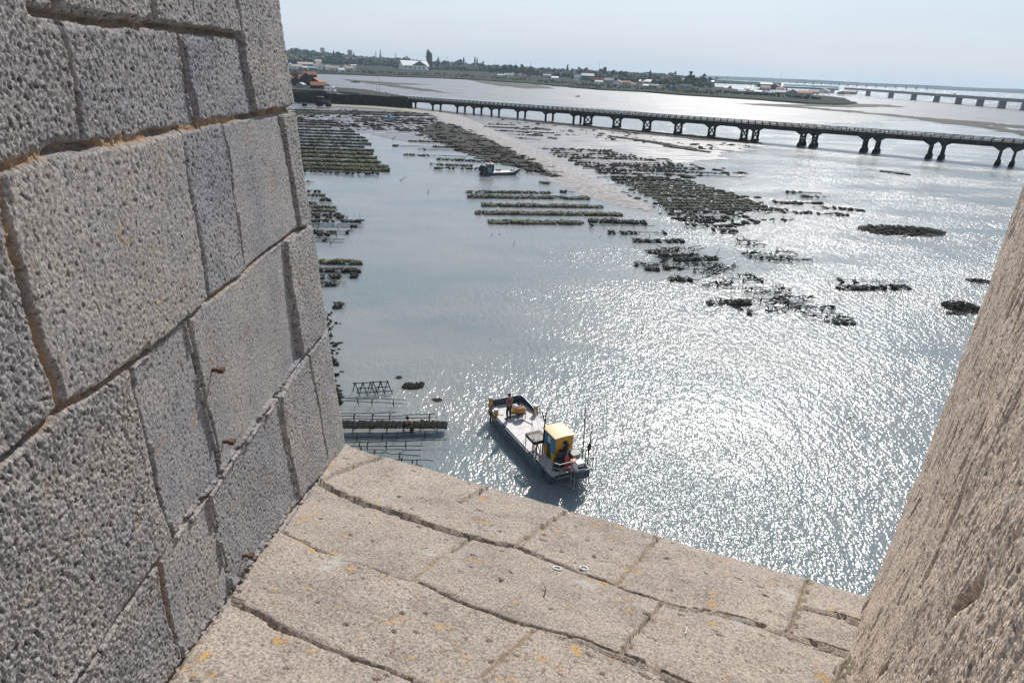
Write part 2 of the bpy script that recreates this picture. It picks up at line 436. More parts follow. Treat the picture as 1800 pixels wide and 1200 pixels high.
def relief(u, v, segs, seed, rough, pit, u0, u1, v0, v1, fis=0.0, wob=0.006, bevel=0.007, depth=0.03):
    """height above the stone face, mortar mask, tint, and dark mask of pits with painted crack shade"""
    wu = u + wob * fbm(u, v, 14, 3, seed + 1); wv = v + wob * fbm(u, v, 14, 3, seed + 2)
    d, wd, mo = segdist(wu, wv, segs)
    lab, nb, (a0, b0, cell) = blocks(segs, u0, u1, v0, v1)
    iu = np.clip(((wu - a0) / cell).astype(int), 0, lab.shape[0] - 1); iv = np.clip(((wv - b0) / cell).astype(int), 0, lab.shape[1] - 1)
    L = lab[iu, iv]
    rs = np.random.RandomState(seed + 5)
    off = rs.uniform(-0.004, 0.004, nb + 1); tx = rs.uniform(-0.02, 0.02, nb + 1); ty = rs.uniform(-0.015, 0.015, nb + 1)
    rf = rs.uniform(0.35, 1.45, nb + 1); ti = rs.uniform(-0.15, 0.15, nb + 1)
    cu = np.zeros(nb + 1); cv = np.zeros(nb + 1); cn = np.bincount(L.ravel(), minlength=nb + 1) + 1e-9
    cu = np.bincount(L.ravel(), u.ravel(), minlength=nb + 1) / cn; cv = np.bincount(L.ravel(), v.ravel(), minlength=nb + 1) / cn
    h = off[L] + tx[L] * (u - cu[L]) + ty[L] * (v - cv[L])
    r = rf[L] * rough
    coarse = fbm(u, v, 45, 2, seed + 11)
    mid = fbm(u * 1.0 + v * 0.35, v, 135, 2, seed + 12)
    fine = fbm(u, v, 250, 2, seed + 13)
    pn = fbm(u + 0.3 * v, v * 0.85, 120, 2, seed + 14)
    pits = np.clip((pn - 0.30) / 0.25, 0, 1) * pit * np.clip(rf[L], .4, 1.4)
    h = h + r * (0.0005 * coarse + 0.0010 * mid + 0.0015 * fine) + 0.0007 * rf[L] * np.abs(fbm(u * 1.0 + v, v - u * .4, 60, 2, seed + 21)) + 0.005 * fbm(u, v, 5, 2, seed + 15) - pits * 0.0032
    if fis:
        f1 = fbm(u * 1.0 + .25 * v, v * .16, 30, 3, seed + 31); f2 = fbm(u + .2 * v, v * .3, 75, 2, seed + 32)
        patch = np.clip(fbm(u, v, 4, 2, seed + 33) * 1.6 + .6, .15, 1.3)
        fi = np.clip((f1 - .33) / .2, 0, 1) * patch
        h = h - fis * (.012 * fi + .004 * np.clip((f2 - .25) / .3, 0, 1)) + fis * .010 * fbm(u, v * .5, 11, 3, seed + 34)
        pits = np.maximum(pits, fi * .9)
    wj = wd * (0.8 + 0.5 * fbm(u, v, 9, 2, seed + 16))
    edge = np.clip((d - wj) / bevel, 0, 1)
    h = h - (1 - edge) ** 2 * 0.004
    inj = np.clip(1 - (d - wj * 0.75) / 0.003, 0, 1)
    fill = mo * np.clip(0.5 + 1.7 * fbm(u, v, 7, 3, seed + 17) + 0.35, 0, 1)
    jd = -depth * (1 - 0.86 * fill) + 0.006 * fbm(u, v, 70, 3, seed + 18)
    h = h * (1 - inj) + jd * inj
    if fis: pits = np.maximum(pits, inj * .7)  # crack insides painted dark under any lighting, shade put into the colour
    mort = np.clip(1 - (d - wj * 0.7) / 0.006, 0, 1) * np.clip(fill * 1.25, 0, 1)
    smear = np.clip(1 - (d - wj) / 0.02, 0, 1) * mo * np.clip(fbm(u, v, 30, 2, seed + 19) * 2, 0, 1)
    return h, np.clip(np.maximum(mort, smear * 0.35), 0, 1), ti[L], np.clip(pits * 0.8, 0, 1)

# ------------------------------------------------------------------ the embrasure: left wall, right wall, sill
AZL = R(-3.97)
dL = np.array([math.sin(AZL), math.cos(AZL), 0]); nL = np.array([math.cos(AZL), -math.sin(AZL), 0])
r0 = ray(600, 785); P0 = r0 * 2.4 / math.hypot(r0[0], r0[1])
def hit(px, py, p, n):
    d = ray(px, py); return d * ((p @ n) / (d @ n))
P1 = hit(290, 1200, P0, nL)
AZC = R(-68.73)
eC = np.array([math.sin(AZC), math.cos(AZC), 0]); E1 = -eC
nS = np.cross(P1 - P0, eC); nS /= np.linalg.norm(nS)
if nS[2] < 0: nS = -nS
E2 = np.cross(nS, E1); E2 /= np.linalg.norm(E2)
if E2[1] > 0: E2 = -E2                       # inward and up
P2 = hit(1530, 1045, P0, nS)
AZR, TILT = R(33.0), R(2.2)
dR = np.array([math.sin(AZR), math.cos(AZR), 0]); _nh = np.array([-math.cos(AZR), math.sin(AZR), 0])
nR = _nh * math.cos(TILT) + np.array([0, 0, math.sin(TILT)]); upR = np.array([0, 0, math.cos(TILT)]) - _nh * math.sin(TILT)
UP = np.array([0, 0, 1.0])
OUT = np.array([math.sin(AZC + math.pi / 2), math.cos(AZC + math.pi / 2), 0])   # outward from the tower

LW = [  # joints of the left wall, traced as pixel polylines
    ([(98, -30), (100, 0), (130, 130), (152, 262)], .007, .6),
    ([(60, 18), (112, 28), (160, 38), (262, 46), (300, 50), (416, 63)], .008, .45),
    ([(265, -30), (265, 0), (268, 45)], .007, .2), ([(407, -40), (411, 0), (420, 63), (432, 140), (446, 203)], .006, .1),
    ([(316, 54), (330, 120), (350, 223)], .006, .4),
    ([(-260, 365), (0, 298), (60, 274), (150, 259), (240, 243), (320, 226), (380, 215), (445, 203), (530, 188)], .010, .9),
    ([(318, 226), (340, 360), (365, 527)], .006, .1), ([(393, 214), (412, 340), (433, 477)], .006, .1), ([(486, 195), (503, 290), (522, 402)], .005, .1),
    ([(-2, 299), (12, 380), (23, 430), (60, 570), (103, 716)], .010, 1.0),
    ([(-300, 1050), (0, 815), (60, 762), (110, 714), (150, 697), (230, 640), (300, 585), (360, 530), (432, 478), (490, 425), (560, 378)], .007, .75),
    ([(229, 641), (245, 735), (262, 805), (280, 880), (299, 945)], .008, .05), ([(330, 560), (347, 650), (368, 735), (387, 838)], .007, .05),
    ([(495, 420), (510, 530), (528, 632)], .004, .2),
    ([(-60, 1500), (130, 1200), (250, 1020), (300, 945), (362, 872), (410, 800), (480, 705), (527, 632), (567, 578), (600, 530)], .005, .3),
    ([(272, 990), (290, 1080), (316, 1160)], .008, .8), ([(364, 870), (385, 960), (406, 1050)], .006, .1),
    ([(485, 700), (503, 800), (521, 885)], .004, .1), ([(535, 620), (550, 710), (567, 805)], .004, .1),
    ([(100, 1300), (290, 1200), (395, 1055), (520, 880), (600, 785)], .010, .9),
]
SL = [
    ([(556, 853), (640, 890), (700, 905), (790, 938), (905, 965), (1060, 1020), (1100, 1035), (1200, 1068), (1260, 1077), (1385, 1112), (1520, 1158)], .0055, .45),
    ([(490, 936), (560, 968), (690, 1010), (725, 1022), (830, 1065), (900, 1090), (1000, 1120), (1100, 1155), (1195, 1195), (1300, 1232)], .0065, .35),
    ([(405, 1060), (500, 1105), (560, 1130), (650, 1165), (760, 1205), (900, 1255)], .0075, .35),
    ([(562, 854), (600, 836), (640, 822), (690, 803)], .005, .6), ([(808, 888), (850, 866), (905, 848)], .003, .9), ([(907, 963), (960, 925), (1004, 898)], .006, 1.0),
    ([(1084, 1026), (1125, 985), (1158, 946)], .006, 1.0), ([(1386, 1110), (1402, 1070), (1419, 1022)], .006, .8),
    ([(725, 1018), (770, 985), (832, 945)], .006, .9), ([(1093, 1148), (1125, 1105), (1164, 1060)], .005, .6),
    ([(848, 1188), (890, 1150), (937, 1108)], .006, .8), ([(1414, 1066), (1460, 1080), (1520, 1100)], .003, .7),
    ([(1460, 1230), (1480, 1180), (1500, 1152)], .005, .7),
    ([(280, 1215), (395, 1055), (520, 880), (600, 785)], .012, 1.0),
]
RW = [
    ([(1752, 793), (1722, 838), (1692, 910), (1662, 980), (1634, 1032)], .030, .0),
    ([(1770, 1050), (1725, 1085), (1692, 1130), (1668, 1215)], .020, .15),
]

def lw_uv(px, py):
    p = hit(px, py, P0, nL); return (float(p @ dL), float(p[2]))
def rw_uv(px, py):
    p = hit(px, py, P2, nR); return (float(p @ dR), float(p @ upR))
def sl_ab(px, py):
    p = hit(px, py, P0, nS) - P0; return (float(p @ E1), float(p @ E2))

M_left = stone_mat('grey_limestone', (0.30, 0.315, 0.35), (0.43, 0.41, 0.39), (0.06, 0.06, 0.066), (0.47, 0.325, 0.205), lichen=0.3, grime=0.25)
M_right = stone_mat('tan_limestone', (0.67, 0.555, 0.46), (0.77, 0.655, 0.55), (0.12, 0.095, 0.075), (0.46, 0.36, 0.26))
M_sill = stone_mat('sill_limestone', (0.335, 0.300, 0.270), (0.430, 0.378, 0.330), (0.085, 0.07, 0.06), (0.38, 0.30, 0.215), lichen=0.85, pale=0.75, grime=0.8)

def wall(name, O, d, n, outer, pts_edge, un, v0, v1, dv, ds, joints, uvf, mat, seed, rough, pit, side, edge_r=0.03, depth=0.03, upv=None, lift=0.0, rnd_=0.55):
    upv = np.array([0, 0, 1.0]) if upv is None else upv
    (ua, va), (ub, vb) = pts_edge
    v = np.concatenate([np.arange(v0, min(v1, -.06 if side < 0 else .2), dv), np.arange(min(v1, -.06 if side < 0 else .2), v1, .012)])
    ue = ua + (ub - ua) * (v - va) / (vb - va) + 0.010 * fbm(v * 0 + 3.1, v, 6, 3, seed + 40) + 0.006 * fbm(v * 0 + 1.1, v, 45, 2, seed + 41)
    nuf = int(math.log(max(ua, ub) / un) / ds)
    t = (np.exp(np.arange(nuf + 1) * math.log(max(ua, ub) / un) / nuf) - 1) / (max(ua, ub) / un - 1)
    U = un + t[:, None] * (ue[None, :] - un); V = np.repeat(v[None, :], nuf + 1, 0)
    segs = poly_segs(joints, uvf)
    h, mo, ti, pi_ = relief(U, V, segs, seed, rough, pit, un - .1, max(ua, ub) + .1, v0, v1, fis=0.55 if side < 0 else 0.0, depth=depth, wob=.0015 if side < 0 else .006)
    e = np.clip(1 - (ue[None, :] - U) / edge_r, 0, 1)
    h = h - edge_r * rnd_ * e ** 2 + lift
    if side < 0: h = h + .030 * np.clip((-.75 - V) / .6, 0, 1) ** 1.5 * np.clip((ue[None, :] - U) / .35 + .35, 0, 1)
    P = O + d * U[..., None] + n * h[..., None] + upv * V[..., None]
    # round the corner on to the outer face, then close the block behind
    ex = []; last = P[-1]
    for k, q in enumerate(list(0.004 * 1.35 ** np.arange(1, 16)) + [0.9]):
        rr = 0.006 * fbm(v * 0 + q * 3, v, 30, 3, seed + 50) * (1 if q < .8 else 0)
        c = last + outer * q + d * (rr - 0.012 * (1 - math.exp(-q * 60)) * 0)[:, None]
        ex.append(c)
    back = O + d * (un) - n * 0 + outer * 0.9
    b1 = back[None, :] + upv * v[:, None]
    front0 = P[0].copy()
    cols = np.concatenate([P, np.array(ex), b1[None], front0[None]], 0)
    na = cols.shape[0] - P.shape[0]
    def ext(a): return np.concatenate([a, np.repeat(a[-1:], na, 0)], 0)
    cols = cols + EYE
    idx = np.arange(cols.shape[0] * cols.shape[1]).reshape(cols.shape[:2])
    top = idx[:-1, -1][::-1]; bot = idx[:-1, 0]
    if side < 0: top = top[::-1]; bot = bot[::-1]
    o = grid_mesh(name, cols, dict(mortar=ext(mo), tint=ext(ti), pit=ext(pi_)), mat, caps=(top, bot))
    return o

O_L = nL * float(P0 @ nL); O_R = nR * float(P2 @ nR)
eL = [lw_uv(600, 785), lw_uv(487, 0)]
eR = [(float(P2 @ dR), float(P2 @ upR)), rw_uv(1800, 305)]
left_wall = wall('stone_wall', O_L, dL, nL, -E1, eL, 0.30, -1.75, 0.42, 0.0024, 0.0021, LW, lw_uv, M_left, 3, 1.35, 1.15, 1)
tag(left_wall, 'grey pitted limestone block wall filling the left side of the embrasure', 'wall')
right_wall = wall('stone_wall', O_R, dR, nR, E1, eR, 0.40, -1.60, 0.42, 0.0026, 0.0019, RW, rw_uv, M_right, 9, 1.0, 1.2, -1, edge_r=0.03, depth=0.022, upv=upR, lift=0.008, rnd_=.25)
tag(right_wall, 'warm tan rough stone wall with dark cracks along the right edge of the view', 'wall')

def build_sill():
    W = float((P2 - P0) @ E1)
    a = np.arange(-0.012, W + 0.10, 0.0036); b = np.arange(0, 1.95, 0.0034)
    A, B = np.meshgrid(a, b, indexing='ij')
    segs = poly_segs(SL, sl_ab)
    h, mo, ti, pi_ = relief(A, B, segs, 21, 0.8, 0.75, -.1, W + .2, -0.05, 2.0, bevel=0.011, depth=0.02, wob=.0035)
    big = np.clip((fbm(A, B * 1.6, 24, 2, 77) - 0.56) / 0.12, 0, 1)
    h = h - 0.012 * big; pi_ = np.maximum(pi_, big * 0.6)
    jag = 0.011 * fbm(a, a * 0, 5, 3, 61) + 0.005 * fbm(a, a * 0, 40, 2, 62)
    e = np.clip(1 - B / 0.035, 0, 1)
    h = h - 0.02 * e ** 2
    P = P0 + E1 * A[..., None] + E2 * (B + jag[:, None] * np.clip(1 - B / 0.25, 0, 1))[..., None] + nS * (h + .007 * fbm(A, B, 3.2, 3, 64) + .004 * fbm(A, B, 9, 2, 65))[..., None]
    # front face of the tower falls with its batter to the water
    first = P[:, 0, :]
    rows = []
    for q in list(0.006 * 1.3 ** np.arange(20, 0, -1)):
        c = first + np.array([0, 0, -q]) + OUT * (0.22 * q + 0.008 * fbm(a * 30, a * 0 + q * 20, 1, 2, 63))[:, None]
        rows.append(c)
    far = first.copy(); far[:, 2] = -21.6; far += OUT * 0.22 * 19.6
    rows = [far] + rows
    last = P[:, -1, :]
    bk = last + np.array([0, 0, -0.6]); low = far * 0 + bk; low[:, 2] = -21.6
    Q = np.concatenate([np.array(rows).transpose(1, 0, 2), P, bk[:, None], low[:, None]], 1) + EYE
    nr = len(rows)
    def ext(x): return np.concatenate([np.repeat(x[:, :1], nr, 1), x, np.repeat(x[:, -1:], 2, 1)], 1)
    o = grid_mesh('stone_sill', Q, dict(mortar=ext(mo), tint=ext(ti), pit=ext(pi_)), M_sill)
    tag(o, 'sloping sill of pale lichen spotted limestone slabs at the bottom of the embrasure', 'sill')
    return o
sill = build_sill()

M_rust = pm('rusted_iron', (0.10, 0.055, 0.035), 0.8, 0.4, 60, 0.3)
for px, py, ln in ((371, 650, .020), (393, 776, .018), (428, 976, .018), (158, 1112, .0)):
    if ln == 0: continue
    p = hit(px, py, P0, nL) + EYE
    mb = MB(); mb.tube([Vector(p) - Vector(nL) * .01, Vector(p) + Vector(nL) * ln], .0042, 6)
    mb.box(Vector(p) + Vector(nL) * ln, (.011, .014, .009))
    o = mb.build('iron_pin', M_rust, left_wall)
    o.matrix_parent_inverse = left_wall.matrix_world.inverted()

def on_sill(px, py, up=0.0):
    return Vector(hit(px, py, P0, nS) + nS * up + EYE)
QS = Vector((0, 0, 1)).rotation_difference(Vector(nS)).to_matrix()
M_ring = pm('pale_plastic', (0.6, 0.62, 0.64), 0.4, 0.1, 40)
for (px, py), lab in (((979, 1000), 'small pale ring on the sill left of its twin along a joint'), ((1026, 1000), 'small pale ring on the sill right of its twin along a joint')):
    mb = MB(); n = 14
    for k in range(n):
        pass
    prof = [(.010, 0), (.0135, 0), (.0135, .004), (.010, .004), (.010, 0)]
    mb.lathe(prof, on_sill(px, py, .001), 14, QS)
    mb.f = [f for f in mb.f if len(f) == 4]
    tag(mb.build('plastic_ring', M_ring, None, True), lab, 'ring', 'pale rings on the sill')
mb = MB(); p = on_sill(955, 1052, .004)
mb.tube([p, p + QS @ Vector((.004, .012, .012)), p + QS @ Vector((.001, .024, .02))], [.0016, .0014, .0008], 5)
mb.tube([p + QS @ Vector((.003, .010, .010)), p + QS @ Vector((-.008, .016, .014))], [.0013, .0007], 5)
tag(mb.build('twig', pm('dry_twig', (0.07, 0.045, 0.03), .9)), 'tiny dark forked twig lying on the middle sill slab', 'twig')
mb = MB(); p = on_sill(1205, 1115, .003)
mb.tube([p, p + QS @ Vector((.012, .03, .002))], .0016, 5)
tag(mb.build('straw', pm('dry_straw', (0.6, 0.57, 0.5), .8)), 'short pale straw lying on the right hand sill slab', 'straw')
# ------------------------------------------------------------------ water and tidal flats
M_water = water_mat()
mb = MB(); S = 7900
mb.add([(-S, -900, 0), (S, -900, 0), (S, 7350, 0), (-S, 7350, 0)], [(0, 1, 2, 3)])
tag(mb.build('water', M_water), kind='structure')
mb = MB(); mb.add([(-S, -900, -1.6), (S, -900, -1.6), (S, 7350, -1.6), (-S, 7350, -1.6)], [(0, 1, 2, 3)])
tag(mb.build('seabed', pm('silt', (0.16, 0.14, 0.11), .9, .2, .2)), kind='structure')

def mud_mat(name, c1, c2, rough, scale, bump=0.35, wet=0.0, spec=0.5):
    m, nt, b = new_mat(name); L = nt.links.new
    geo = N(nt, 'ShaderNodeNewGeometry')
    def noise(sx, sy, det=6.0):
        mp = N(nt, 'ShaderNodeMapping'); mp.inputs['Scale'].default_value = (sx, sy, 1)
        L(geo.outputs['Position'], mp.inputs['Vector'])
        n = N(nt, 'ShaderNodeTexNoise', Scale=1.0, Detail=det, Roughness=0.65); L(mp.outputs[0], n.inputs['Vector']); return n
    n1 = noise(scale, scale * 1.6)
    cr = N(nt, 'ShaderNodeValToRGB')
    cr.color_ramp.elements[0].position = .36; cr.color_ramp.elements[0].color = (*c1, 1)
    cr.color_ramp.elements[1].position = .64; cr.color_ramp.elements[1].color = (*c2, 1)
    L(n1.outputs['Fac'], cr.inputs['Fac']); L(cr.outputs['Color'], b.inputs['Base Color'])
    n2 = noise(scale * 0.35, scale * 1.3, 4.0)
    mr = N(nt, 'ShaderNodeMapRange'); mr.inputs[1].default_value = .42; mr.inputs[2].default_value = .6
    mr.inputs[3].default_value = max(.08, rough - wet); mr.inputs[4].default_value = rough
    L(n2.outputs['Fac'], mr.inputs[0]); L(mr.outputs[0], b.inputs['Roughness'])
    n3 = noise(scale * 6, scale * 6, 5.0)
    bp = N(nt, 'ShaderNodeBump', Strength=bump, Distance=.08); L(n3.outputs['Fac'], bp.inputs['Height'])
    L(bp.outputs['Normal'], b.inputs['Normal'])
    b.inputs['Specular IOR Level'].default_value = spec
    return m
M_flat = mud_mat('wet_mud', (0.110, 0.108, 0.112), (0.20, 0.198, 0.208), .46, .06, .25, .14, .2)
M_mud = mud_mat('grey_mud', (0.105, 0.102, 0.104), (0.19, 0.183, 0.188), .42, .25, .35, .14, .3)
M_gravel = mud_mat('shell_gravel', (0.15, 0.142, 0.14), (0.42, 0.40, 0.395), .9, .9, 1.0)
M_weedbank = mud_mat('weedy_mud', (0.014, 0.015, 0.014), (0.058, 0.055, 0.05), .8, .8, 1.0, 0.0, .08)
M_weedbar = mud_mat('weedy_bar', (0.03, 0.034, 0.028), (0.09, 0.088, 0.075), .8, .12, .8, 0.0, .1)
M_sand = mud_mat('green_sand', (0.20, 0.20, 0.14), (0.30, 0.29, 0.22), .9, .5, .6)

def densify(pts, step, jit, seed):
    rnd = random.Random(seed); out = []
    n = len(pts)
    for i in range(n):
        a, b = Vector(pts[i][:2]), Vector(pts[(i + 1) % n][:2])
        L = (b - a).length; k = max(1, int(L / step)); nn = Vector((-(b - a).y, (b - a).x)).normalized()
        for j in range(k):
            p = a + (b - a) * (j / k)
            if j: p += nn * rnd.gauss(0, 1) * min(jit, L * .08)
            out.append((p.x, p.y))
    return out
def sheet(name, px, z, mat, step=4.0, jit=1.0, seed=1, skirt=0.5, kind='structure'):
    """a low bank: flat top traced on the ground with sloping sides going under the water"""
    base = [at(x, y, z) for x, y in px]
    pts = densify(base, step, jit, seed)
    poly = [Vector((x, y, 0)) for x, y in pts]
    tris = tessellate_polygon([poly])
    mb = MB(); n = len(pts)
    area = sum(pts[i][0] * pts[(i + 1) % n][1] - pts[(i + 1) % n][0] * pts[i][1] for i in range(n))
    sg = 1 if area > 0 else -1
    vs = [(x, y, z) for x, y in pts]; lo = []
    for i in range(n):
        a = Vector(pts[i - 1]); b = Vector(pts[(i + 1) % n]); t = (b - a)
        t = t.normalized() if t.length > 1e-6 else Vector((1, 0))
        o = Vector((t.y, -t.x)) * sg * (skirt * 1.5)
        lo.append((pts[i][0] + o.x, pts[i][1] + o.y, z - skirt))
    mb.add(vs + lo, [tuple(t) for t in tris] + [(i, (i + 1) % n, n + (i + 1) % n, n + i) for i in range(n)])
    o = mb.build(name, mat)
    bm = bmesh.new(); bm.from_mesh(o.data); bmesh.ops.recalc_face_normals(bm, faces=bm.faces)
    if sum(f.normal.z * f.calc_area() for f in bm.faces) < 0: bmesh.ops.reverse_faces(bm, faces=bm.faces)
    bm.to_mesh(o.data); bm.free()
    return tag(o, kind=kind)

# the wide flat beyond the bridge
sheet('mudflat', [(470, 165), (560, 158), (690, 165), (800, 172), (900, 178), (1000, 186), (1120, 196), (1240, 207), (1330, 214), (1420, 217), (1560, 213),
                  (1700, 212), (1900, 222), (1990, 222), (1900, 190), (1700, 181), (1500, 174), (1420, 182), (1330, 175), (1200, 162), (1050, 153), (900, 140), (760, 132), (560, 124), (470, 122)],
      .05, M_flat, 10, 6, 3)
# mud between the racks and the bridge
sheet('mudflat', [(470, 212), (560, 224), (640, 234), (720, 234), (790, 245), (860, 266), (905, 290), (960, 312), (1010, 333), (1070, 351), (1110, 340), (1060, 312),
                  (1085, 300), (1180, 290), (1260, 280), (1300, 264), (1340, 252), (1250, 240), (1150, 230), (1000, 215), (850, 200), (700, 186), (470, 172)],
      .06, M_mud, 3, 2.4, 4)
sheet('mudflat', [(640, 232), (780, 238), (850, 262), (700, 246)], .045, M_mud, 3, 1.5, 14)
# weedy slope on the left flank of the spit
sheet('weed_bank', [(752, 218), (790, 217), (830, 228), (862, 243), (900, 262), (945, 290), (985, 312), (960, 309), (925, 297), (880, 284), (850, 279), (815, 268), (770, 246), (740, 236)],
      .16, M_weedbank, 2.0, .8, 5)
sheet('weed_bank', [(870, 207), (960, 218), (1080, 231), (1180, 241), (1240, 247), (1340, 253), (1330, 247), (1200, 236), (1080, 226), (960, 214)], .12, M_weedbank, 3, 1, 6)
sheet('weed_bank', [(515, 203), (640, 200), (760, 205), (770, 201), (700, 197), (600, 194), (515, 193)], .1, M_weedbank, 3, .8, 16)
sheet('sand_strip', [(572, 186), (640, 189), (700, 194), (742, 199), (770, 197), (700, 189), (640, 184), (585, 180)], .3, M_sand, 3, .6, 7)
# thin weedy bars on the far flats
for i, q in enumerate(([(1290, 182), (1360, 183), (1440, 190), (1520, 196), (1500, 199), (1420, 191), (1340, 186)],
          [(1490, 197), (1560, 204), (1640, 214), (1720, 224), (1810, 240), (1810, 233), (1720, 217), (1640, 208), (1560, 200)],
          [(1590, 205), (1700, 212), (1810, 222), (1810, 227), (1700, 217)],
          [(822, 139), (860, 141), (900, 146), (940, 149), (975, 154), (930, 154), (880, 152), (840, 145)],
          [(870, 149), (920, 151), (960, 153), (975, 156), (920, 156)],
          [(640, 146), (700, 150), (760, 158), (790, 164), (740, 160), (690, 153)],
          [(1250, 166), (1350, 178), (1440, 186), (1590, 189), (1560, 184), (1440, 181), (1340, 174), (1280, 168)],
          [(1330, 182), (1500, 186), (1600, 187), (1500, 189), (1400, 187)],
          [(600, 139), (700, 146), (760, 149), (690, 149), (620, 144)])):
    sheet('weed_bar', q, .10 + .004 * i, M_weedbar, 6, 2.5, 30 + i)

def spit():
    le = [(745, 199), (765, 206), (800, 225), (865, 251), (920, 281), (950, 300), (985, 325), (1045, 351), (1125, 373), (1150, 375)]
    re = [(770, 197), (815, 205), (862, 225), (918, 250), (978, 280), (1008, 300), (1066, 325), (1118, 350), (1150, 366), (1160, 371)]
    def samp(pl, t):
        x = t * (len(pl) - 1); i = min(int(x), len(pl) - 2); f = x - i
        return at(pl[i][0] * (1 - f) + pl[i + 1][0] * f, pl[i][1] * (1 - f) + pl[i + 1][1] * f, 0)
    nu, nv = 180, 26
    P = np.zeros((nu, nv, 3))
    for i in range(nu):
        a, b = samp(le, i / (nu - 1)), samp(re, i / (nu - 1))
        for j in range(nv):
            s = j / (nv - 1); p = a + (b - a) * (s * 1.16 - .08)
            P[i, j] = (p.x, p.y, .42 * math.sin(math.pi * min(1, max(0, s))) ** .7 * min(1, (nu - i) / 40) - .10)
    P[..., 2] += .09 * fbm(P[..., 0], P[..., 1], .5, 3, 5) + .05 * fbm(P[..., 0], P[..., 1], 2.0, 2, 6)
    P[..., 2] += .10 * fbm(P[..., 0], P[..., 1], .9, 3, 9); P[..., 0] += .9 * fbm(P[..., 0], P[..., 1], .3, 3, 7); P[..., 1] += .9 * fbm(P[..., 0], P[..., 1], .3, 3, 8)
    o = grid_mesh('gravel_spit', P, {}, M_gravel)
    tag(o, kind='structure')
spit()
# ------------------------------------------------------------------ oyster racks
M_bag_dark = pm('weedy_bags', spec=.2, col=(0.030, 0.031, 0.027), rough=.85, var=.5, scale=1.2, bump=.6, bscale=8, col2=(0.075, 0.073, 0.058))
M_bag_green = pm('green_weed_bags', spec=.2, col=(0.045, 0.048, 0.028), rough=.85, var=.5, scale=.8, bump=.6, bscale=6, col2=(0.135, 0.135, 0.070))
M_bag_pale = pm('olive_weed_bags', spec=.2, col=(0.05, 0.052, 0.034), rough=.85, var=.45, scale=1.6, bump=.6, bscale=9, col2=(0.23, 0.225, 0.16))
M_bar = pm('rusty_rack_bars', spec=.2, col=(0.022, 0.020, 0.018), rough=.9, var=.4, scale=2.0)
M_net = pm('black_mesh_bag', spec=.08, col=(0.011, 0.013, 0.011), rough=.8, var=.5, scale=5.0, bump=.8, bscale=60, col2=(0.030, 0.034, 0.026))
RK = {'dark': M_bag_dark, 'green': M_bag_green, 'pale': M_bag_pale}

